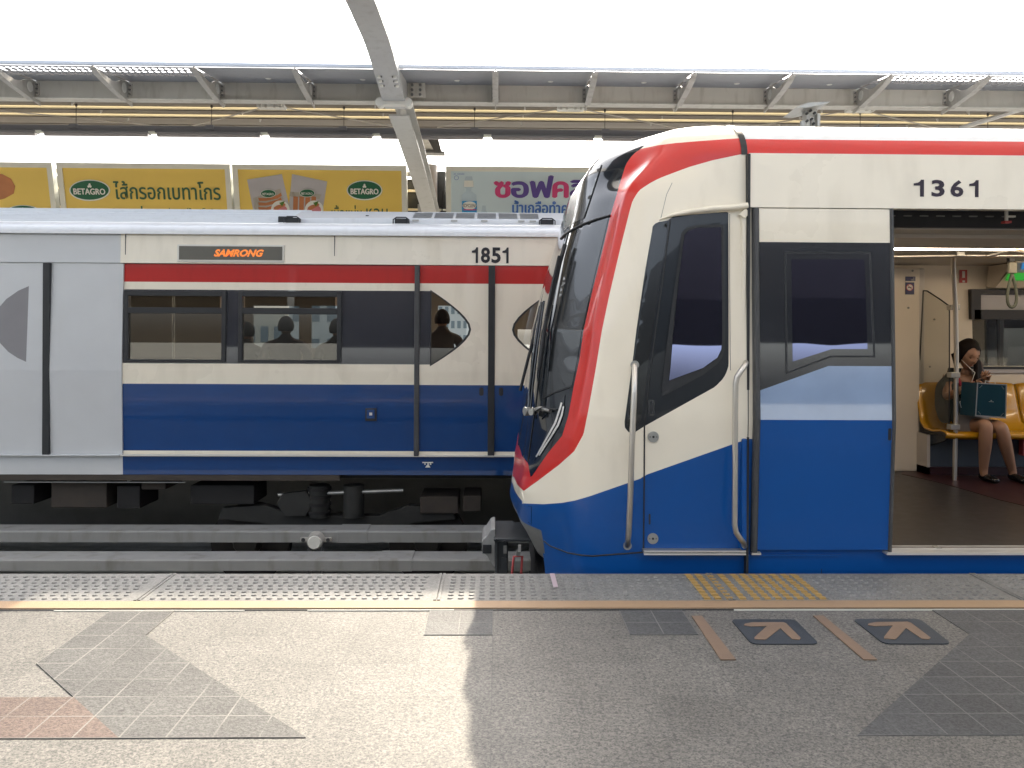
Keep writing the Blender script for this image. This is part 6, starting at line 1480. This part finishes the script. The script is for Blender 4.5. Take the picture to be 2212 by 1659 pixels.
def hand_geo(mb, wrist, d, palm_n, curl, mt='skin', s_=1.0, side=1):
    """palm, four jointed fingers and a thumb"""
    d = V(d).normalized(); n = V(palm_n); n = (n-d*n.dot(d)).normalized(); w = d.cross(n)*side
    pts = [(wrist, .022*s_), (wrist+d*.045*s_, (.030*s_, .016*s_))]; 
    vs, fs = skin_geo([(wrist-d*.02, .021*s_), (wrist+d*.02*s_, (.026*s_, .017*s_)), (wrist+d*.06*s_, (.030*s_, .014*s_))], [(0, 1), (1, 2)], 0, 1); mb.add(vs, fs, mt, True)
    for k, (o, L) in enumerate(((-.027, .062), (-.009, .072), (.009, .068), (.026, .052))):
        b = wrist+d*.066*s_+w*o*s_; p = [b]; a = 0
        for j, f_ in enumerate((.42, .32, .26)):
            a += curl*(.55, .9, .7)[j]; dd = d*math.cos(a)+n*math.sin(a); p.append(p[-1]+dd*L*f_*s_)
        mb.tube(p, [.0088*s_, .0084*s_, .0076*s_, .0058*s_], mt, 8)
    b = wrist+d*.022*s_-w*.026*s_; p = [b, b+(d*.55-w*.7+n*.35).normalized()*.034*s_, b+(d*.55-w*.7+n*.35).normalized()*.034*s_+(d*.9-w*.1+n*.5).normalized()*.030*s_]
    mb.tube(p, [.0125*s_, .0105*s_, .0078*s_], mt, 8)

# ---- the seated woman
wm = thing('person', 'seated woman in black and dark red, looking down at her phone inside the near train', 'person', (hp(2085, 930, 7.2).x, 7.1, FZ))
q3 = lambda px, py, Y: P(px, py, Y)
hipc = q3(2084, 918, 7.20)
sk = [(hipc, (.135, .10)), (q3(2085, 885, 7.22), (.105, .085)), (q3(2086, 850, 7.23), (.125, .095)), (q3(2086, 824, 7.24), (.11, .075)), (q3(2086, 808, 7.21), .052), (q3(2089, 794, 7.17), .046),
      (q3(2052, 818, 7.24), .052), (q3(2044, 858, 7.12), .040), (q3(2071, 845, 6.98), .032), (q3(2092, 831, 6.92), .023),
      (q3(2119, 820, 7.23), .052), (q3(2133, 858, 7.12), .040), (q3(2134, 836, 6.98), .030), (q3(2131, 824, 6.93), .023),
      (q3(2098, 920, 7.12), .082), (q3(2131, 917, 6.80), .058), (q3(2128, 960, 6.83), .055), (q3(2124, 1018, 6.90), .034), (q3(2127, 1032, 6.88), .032),
      (q3(2112, 921, 7.16), .082), (q3(2163, 921, 6.80), .058), (q3(2172, 962, 6.84), .055), (q3(2187, 1018, 6.92), .034), (q3(2190, 1032, 6.90), .032)]
ed = [(0, 1), (1, 2), (2, 3), (3, 4), (4, 5), (3, 6), (6, 7), (7, 8), (8, 9), (3, 10), (10, 11), (11, 12), (12, 13), (0, 14), (14, 15), (15, 16), (16, 17), (17, 18), (0, 19), (19, 20), (20, 21), (21, 22), (22, 23)]
mb = MB(); vs_, fs_ = skin_geo(sk, ed); mb.add(vs_, fs_, 'skin', True)
HC = q3(2090, 765, 7.12); hf = V((.08, -.85, -.38)); hu = V((.10, -.25, 1))
W = head_geo(mb, HC, hf, hu, 1.12)
pf = q3(2125, 814, 6.86)
hand_geo(mb, sk[9][0], (pf-sk[9][0])+V((0, 0, -.02)), V((0, -.2, -1)), .75)
hand_geo(mb, sk[13][0], V((-.35, -.5, .35)), V((0, -.6, .8)), .6, side=-1)
body = mb.build('body', wm, normals=False)
# hair
r_, f_, u_ = basis(hf, hu)
mb = MB(); vs = []; ny, nx = 14, 24
for i in range(ny+1):
    th = math.pi*.80*i/ny
    for j in range(nx):
        ph = 2*math.pi*j/nx; front = max(0, math.cos(ph)); lim = th
        if front > 0: lim = min(th, math.pi*(.80-.50*smooth(.25, .8, front)-.03*math.sin(ph*5)))
        x = math.sin(lim)*math.sin(ph); y = math.sin(lim)*math.cos(ph); z = math.cos(lim); k = 1+.02*math.sin(ph*17+i)
        vs.append(HC+(r_*x*.096*k+f_*(y*.117*k-.008)+u_*(z*.138+.004)))
mb.add(vs, [(i*nx+j, i*nx+(j+1) % nx, (i+1)*nx+(j+1) % nx, (i+1)*nx+j) for i in range(ny) for j in range(nx)], 'hair', True)
for k in range(30):
    u = k/29
    st_ = HC-r_*(.060+.03*u)+f_*(.03-.09*u)+u_*(.03-.05*u)
    e = q3(2108+20*u+random.uniform(-2, 2), 842+14*random.random(), 7.06+.08*random.random()); m1 = q3(2108+8*u, 784, 7.10+.06*u); m2 = q3(2108+16*u, 812, 7.08+.07*u)
    mb.tube([st_, m1, m2, e], [.016, .021, .019, .006], 'hair' if k < 22 else 'hair_brown', 6)
for k in range(14):
    u = k/13; st_ = HC+r_*(.06+.02*u)+f_*(-.04-.04*u)+u_*(.0-.04*u); mb.tube([st_, q3(2068-3*u, 792, 7.2), q3(2064-6*u, 815, 7.26)], [.012, .012, .004], 'hair', 6)
mb.build('hair', wm, normals=False)
def cloth(name, idx, extra, mt, par=wm, sub=2):
    pts = []
    edges = []
    vs_, fs_ = skin_geo(extra, idx, 0, sub); m2 = MB(); m2.add(vs_, fs_, mt, True); return m2.build(name, par, normals=False)
cloth('dress', [(0, 1), (1, 2), (2, 3)], [(hipc, (.15, .115)), (sk[1][0], (.118, .10)), (sk[2][0], (.138, .112)), (sk[3][0]+V((0, 0, -.03)), (.115, .088))], 'cloth_black')
m2 = MB(); m2.slab([q3(2066, 812, 7.13), q3(2076, 835, 7.10), q3(2088, 858, 7.09), q3(2106, 845, 7.09), q3(2114, 822, 7.11), q3(2108, 812, 7.13), q3(2096, 838, 7.10), q3(2084, 842, 7.10), q3(2072, 815, 7.13)], (0, -1, .2), .02, 'cloth_red'); m2.build('collar', wm)
cloth('skirt', [(0, 1), (0, 2)], [(hipc+V((0, -.02, .0)), (.145, .11)), (q3(2112, 913, 6.98), .092), (q3(2130, 916, 6.98), .092)], 'cloth_light')
cloth('jacket', [(0, 1), (1, 2), (2, 3), (0, 4)], [(q3(2053, 818, 7.25), (.075, .085)), (q3(2038, 842, 7.22), (.075, .075)), (q3(2034, 875, 7.22), (.070, .06)), (q3(2048, 915, 7.2), (.075, .05)), (q3(2066, 815, 7.28), (.05, .06))], 'cloth_grey')
cloth('jacket', [(0, 1), (1, 2)], [(q3(2060, 826, 7.16), (.035, .03)), (q3(2062, 870, 7.12), (.045, .03)), (q3(2068, 918, 7.08), (.05, .035))], 'cloth_grey')
for (ax_, ay_, tx_, ty_) in ((2124, 1034, 2155, 1050), (2187, 1034, 2216, 1050)):
    A_ = q3(ax_, ay_, 6.93); T_ = q3(tx_, ty_, 6.74); A_.z = FZ+.045; T_.z = FZ+.026; mid = (A_+T_)/2; mid.z = FZ+.036
    o = cloth('shoe', [(0, 1), (1, 2), (2, 3)], [(A_-(T_-A_).normalized()*.035, (.036, .036)), (A_+V((0, 0, -.005)), (.040, .038)), (mid, (.042, .032)), (T_, (.036, .024))], 'shoe')
m2 = MB(); m2.tube([W(.07, .02, -.03), q3(2106, 805, 7.02), q3(2100, 822, 6.98), q3(2096, 836, 6.97), q3(2100, 850, 6.97), q3(2110, 835, 6.93)], .0022, 'cable_white', 5); m2.tube([q3(2075, 862, 6.98), q3(2085, 858, 6.96), q3(2092, 868, 6.95), q3(2090, 880, 6.95), q3(2076, 880, 6.96), q3(2073, 868, 6.97), q3(2082, 862, 6.96), q3(2098, 876, 6.95)], .003, 'cable_white', 5)
tag(m2.build('earphone_cable', None), 'thin white earphone cable hanging from the seated woman to her phone', 'cable')
m2 = MB(); a_, b_ = q3(2113, 819, 6.90), q3(2136, 811, 6.80); n_ = V((-.1, -.35, .9)).normalized(); dd = (b_-a_); ww = dd.normalized().cross(n_)*.035
m2.slab([a_-ww, b_-ww, b_+ww, a_+ww], n_, .008, 'phone_gold'); m2.build('phone', None, .002)
o = bpy.data.objects['phone']; tag(o, 'gold-backed smartphone held up by the seated woman', 'phone')
bg_ = thing('shopping_bag', 'dark teal paper shopping bag with a silver border standing on the seated woman\'s lap', 'bag', tuple(q3(2140, 903, 6.88)))
fr = [q3(2110.5, 826.4, 6.80), q3(2174.7, 830, 6.78), q3(2172.8, 903.7, 6.83), q3(2106, 899, 6.85)]
m2 = MB(); bk = [p+V((-.055, .13, 0)) for p in fr]; m2.add(fr+bk, [(0, 1, 2, 3), (7, 6, 5, 4), (0, 3, 7, 4), (1, 5, 6, 2), (3, 2, 6, 7)], 'bag_teal'); m2.build('bag_body', bg_)
nb_ = (fr[1]-fr[0]).cross(fr[3]-fr[0]).normalized(); nb_ = nb_ if nb_.y < 0 else -nb_
def bq(u, v, o=.004): return (fr[0]*(1-u)+fr[1]*u)*(1-v)+(fr[3]*(1-u)+fr[2]*u)*v+nb_*o
m2 = MB()
for (u0, v0, u1, v1) in ((0, 0, 1, .03), (0, .96, 1, 1), (0, .03, .035, .96), (.965, .03, 1, .96)): m2.slab([bq(u0, v0), bq(u1, v0), bq(u1, v1), bq(u0, v1)], nb_, .003, 'silver')
m2.build('border', bg_)
m2 = MB()
for (u, v) in ((.10, .08), (.90, .08), (.10, .92), (.90, .92)):
    for k in range(3):
        du = .03*k*(1 if u < .5 else -1); dv = .03*(2-k)*(1 if v < .5 else -1); m2.slab([bq(u+du-.01, v+dv-.01), bq(u+du+.012, v+dv-.01), bq(u+du+.012, v+dv+.01), bq(u+du-.01, v+dv+.01)], nb_, .002, 'steel_dull')
m2.slab([bq(.42, .53), bq(.58, .53), bq(.58, .545), bq(.42, .545)], nb_, .002, 'silver'); m2.slab([bq(.48, .49), bq(.52, .49), bq(.52, .52), bq(.48, .52)], nb_, .002, 'silver'); m2.build('emblem', bg_)
m2 = MB(); m2.tube([bq(.3, .0, -.01), bq(.31, -.05, -.02), bq(.62, -.04, -.02), bq(.64, .0, -.01)], .003, 'silver', 5); m2.build('handle', bg_)

# ---- passengers seen through the far train window
def passenger(px, Y, top_py, lab, mt, wide=1.0, back=True):
    t = thing('person', lab, 'person', (P(px, 700, Y).x, Y, .1)); tz = P(px, top_py, Y).z; x = P(px, 700, Y).x
    fy = 1 if back else -1
    hd = V((x, Y+.02*fy, tz-.115)); g = lambda dx, dy, z: V((x+dx, Y+dy*fy, z))
    sh = tz-.30
    pts = [(g(0, 0, .60), (.17*wide, .12)), (g(0, -.02, .82), (.15*wide, .11)), (g(0, -.02, sh-.10), (.17*wide, .11)), (g(0, 0, sh), (.12*wide, .08)), (g(0, .01, sh+.07), .066), (g(0, .02, sh+.13), .060),
           (g(-.19*wide, 0, sh-.03), .062), (g(-.23*wide, .05, sh-.30), .048), (g(-.12, .26, sh-.36), .038), (g(.19*wide, 0, sh-.03), .062), (g(.23*wide, .05, sh-.30), .048), (g(.12, .26, sh-.36), .038),
           (g(-.11, .12, .60), .085), (g(-.13, .45, .58), .065), (g(-.13, .45, .18), .045), (g(.11, .12, .60), .085), (g(.13, .45, .58), .065), (g(.13, .45, .18), .045)]
    ed_ = [(0, 1), (1, 2), (2, 3), (3, 4), (4, 5), (3, 6), (6, 7), (7, 8), (3, 9), (9, 10), (10, 11), (0, 12), (12, 13), (13, 14), (0, 15), (15, 16), (16, 17)]
    mb = MB(); vs_, fs_ = skin_geo(pts, ed_, 0, 1); mb.add(vs_, fs_, mt, True); Wp = head_geo(mb, hd, (0, fy, -.15), (0, .1, 1), 1.0, 'skin', True)
    for sx in (-1, 1): hand_geo(mb, g(sx*.12, .27, sh-.36), (-.2*sx, .8*fy, 0), (0, 0, -1), .6)
    mb.build('body', t, normals=False)
    mb = MB(); vs = []
    for i in range(11):
        th = math.pi*.62*i/10
        for j in range(18):
            ph = 2*math.pi*j/18; lim = th if math.cos(ph) < 0 else min(th, math.pi*(.62-.3*math.cos(ph)**.6)); vs.append(hd+V((math.sin(lim)*math.sin(ph)*.086, (math.sin(lim)*math.cos(ph)*.104-.006)*fy, math.cos(lim)*.122)))
    mb.add(vs, [(i*18+j, i*18+(j+1) % 18, (i+1)*18+(j+1) % 18, (i+1)*18+j) for i in range(10) for j in range(18)], 'hair', True); mb.build('hair', t, normals=False)
passenger(617, 8.86, 683, 'passenger in mauve seen from behind, middle of the far train\'s second window', 'sil_mauve', 1.15)
passenger(728, 8.86, 688, 'dark-clothed passenger seen from behind at the right end of the far train\'s second window', 'sil_dark', 1.0)
passenger(532, 8.90, 695, 'passenger half hidden behind the left frame of the second far train window', 'sil_dark', .9)
passenger(955, 9.0, 668, 'passenger visible through the pointed door window of the far train', 'sil_dark', 1.0)

# small fixings and joints that break up the near train's side
for px in (1500,):
    surf_line('shut_line', [(1425, 478), (1428, 470), (1440, 420), (1452, 395)], .003, 'valance', shell, .0005)
for x in (xN(1790, 4.6), 3.2, 4.6):
    boxo('panel_joint', x-.002, x+.002, yN(-.02)-.001, yN(-.02)+.004, -.3, .085, 'rubber', nt_)
s = MB(); s.box(XJ+.02, xN(1830, 4.6), yN(.06)-.012, yN(.06)+.0, .072, .082, 'blue'); s.build('skirt_rail', nt_)
boxo('wall_joint', hp(2030, 700, 7.5).x-.002, hp(2030, 700, 7.5).x+.002, YW-.002, YW+.0, FZ+.3, .8, 'valance', nt_)
for px, py in ((2018, 690), (2008, 792), (1971, 585), (1962, 665)):
    p = hp(px, py, 7.39 if px < 1990 else YW+.02); s = MB(); s.tube([p, p+V((0, -.006, 0))], .010, 'valance', 8); s.build('screw_cap', nt_)
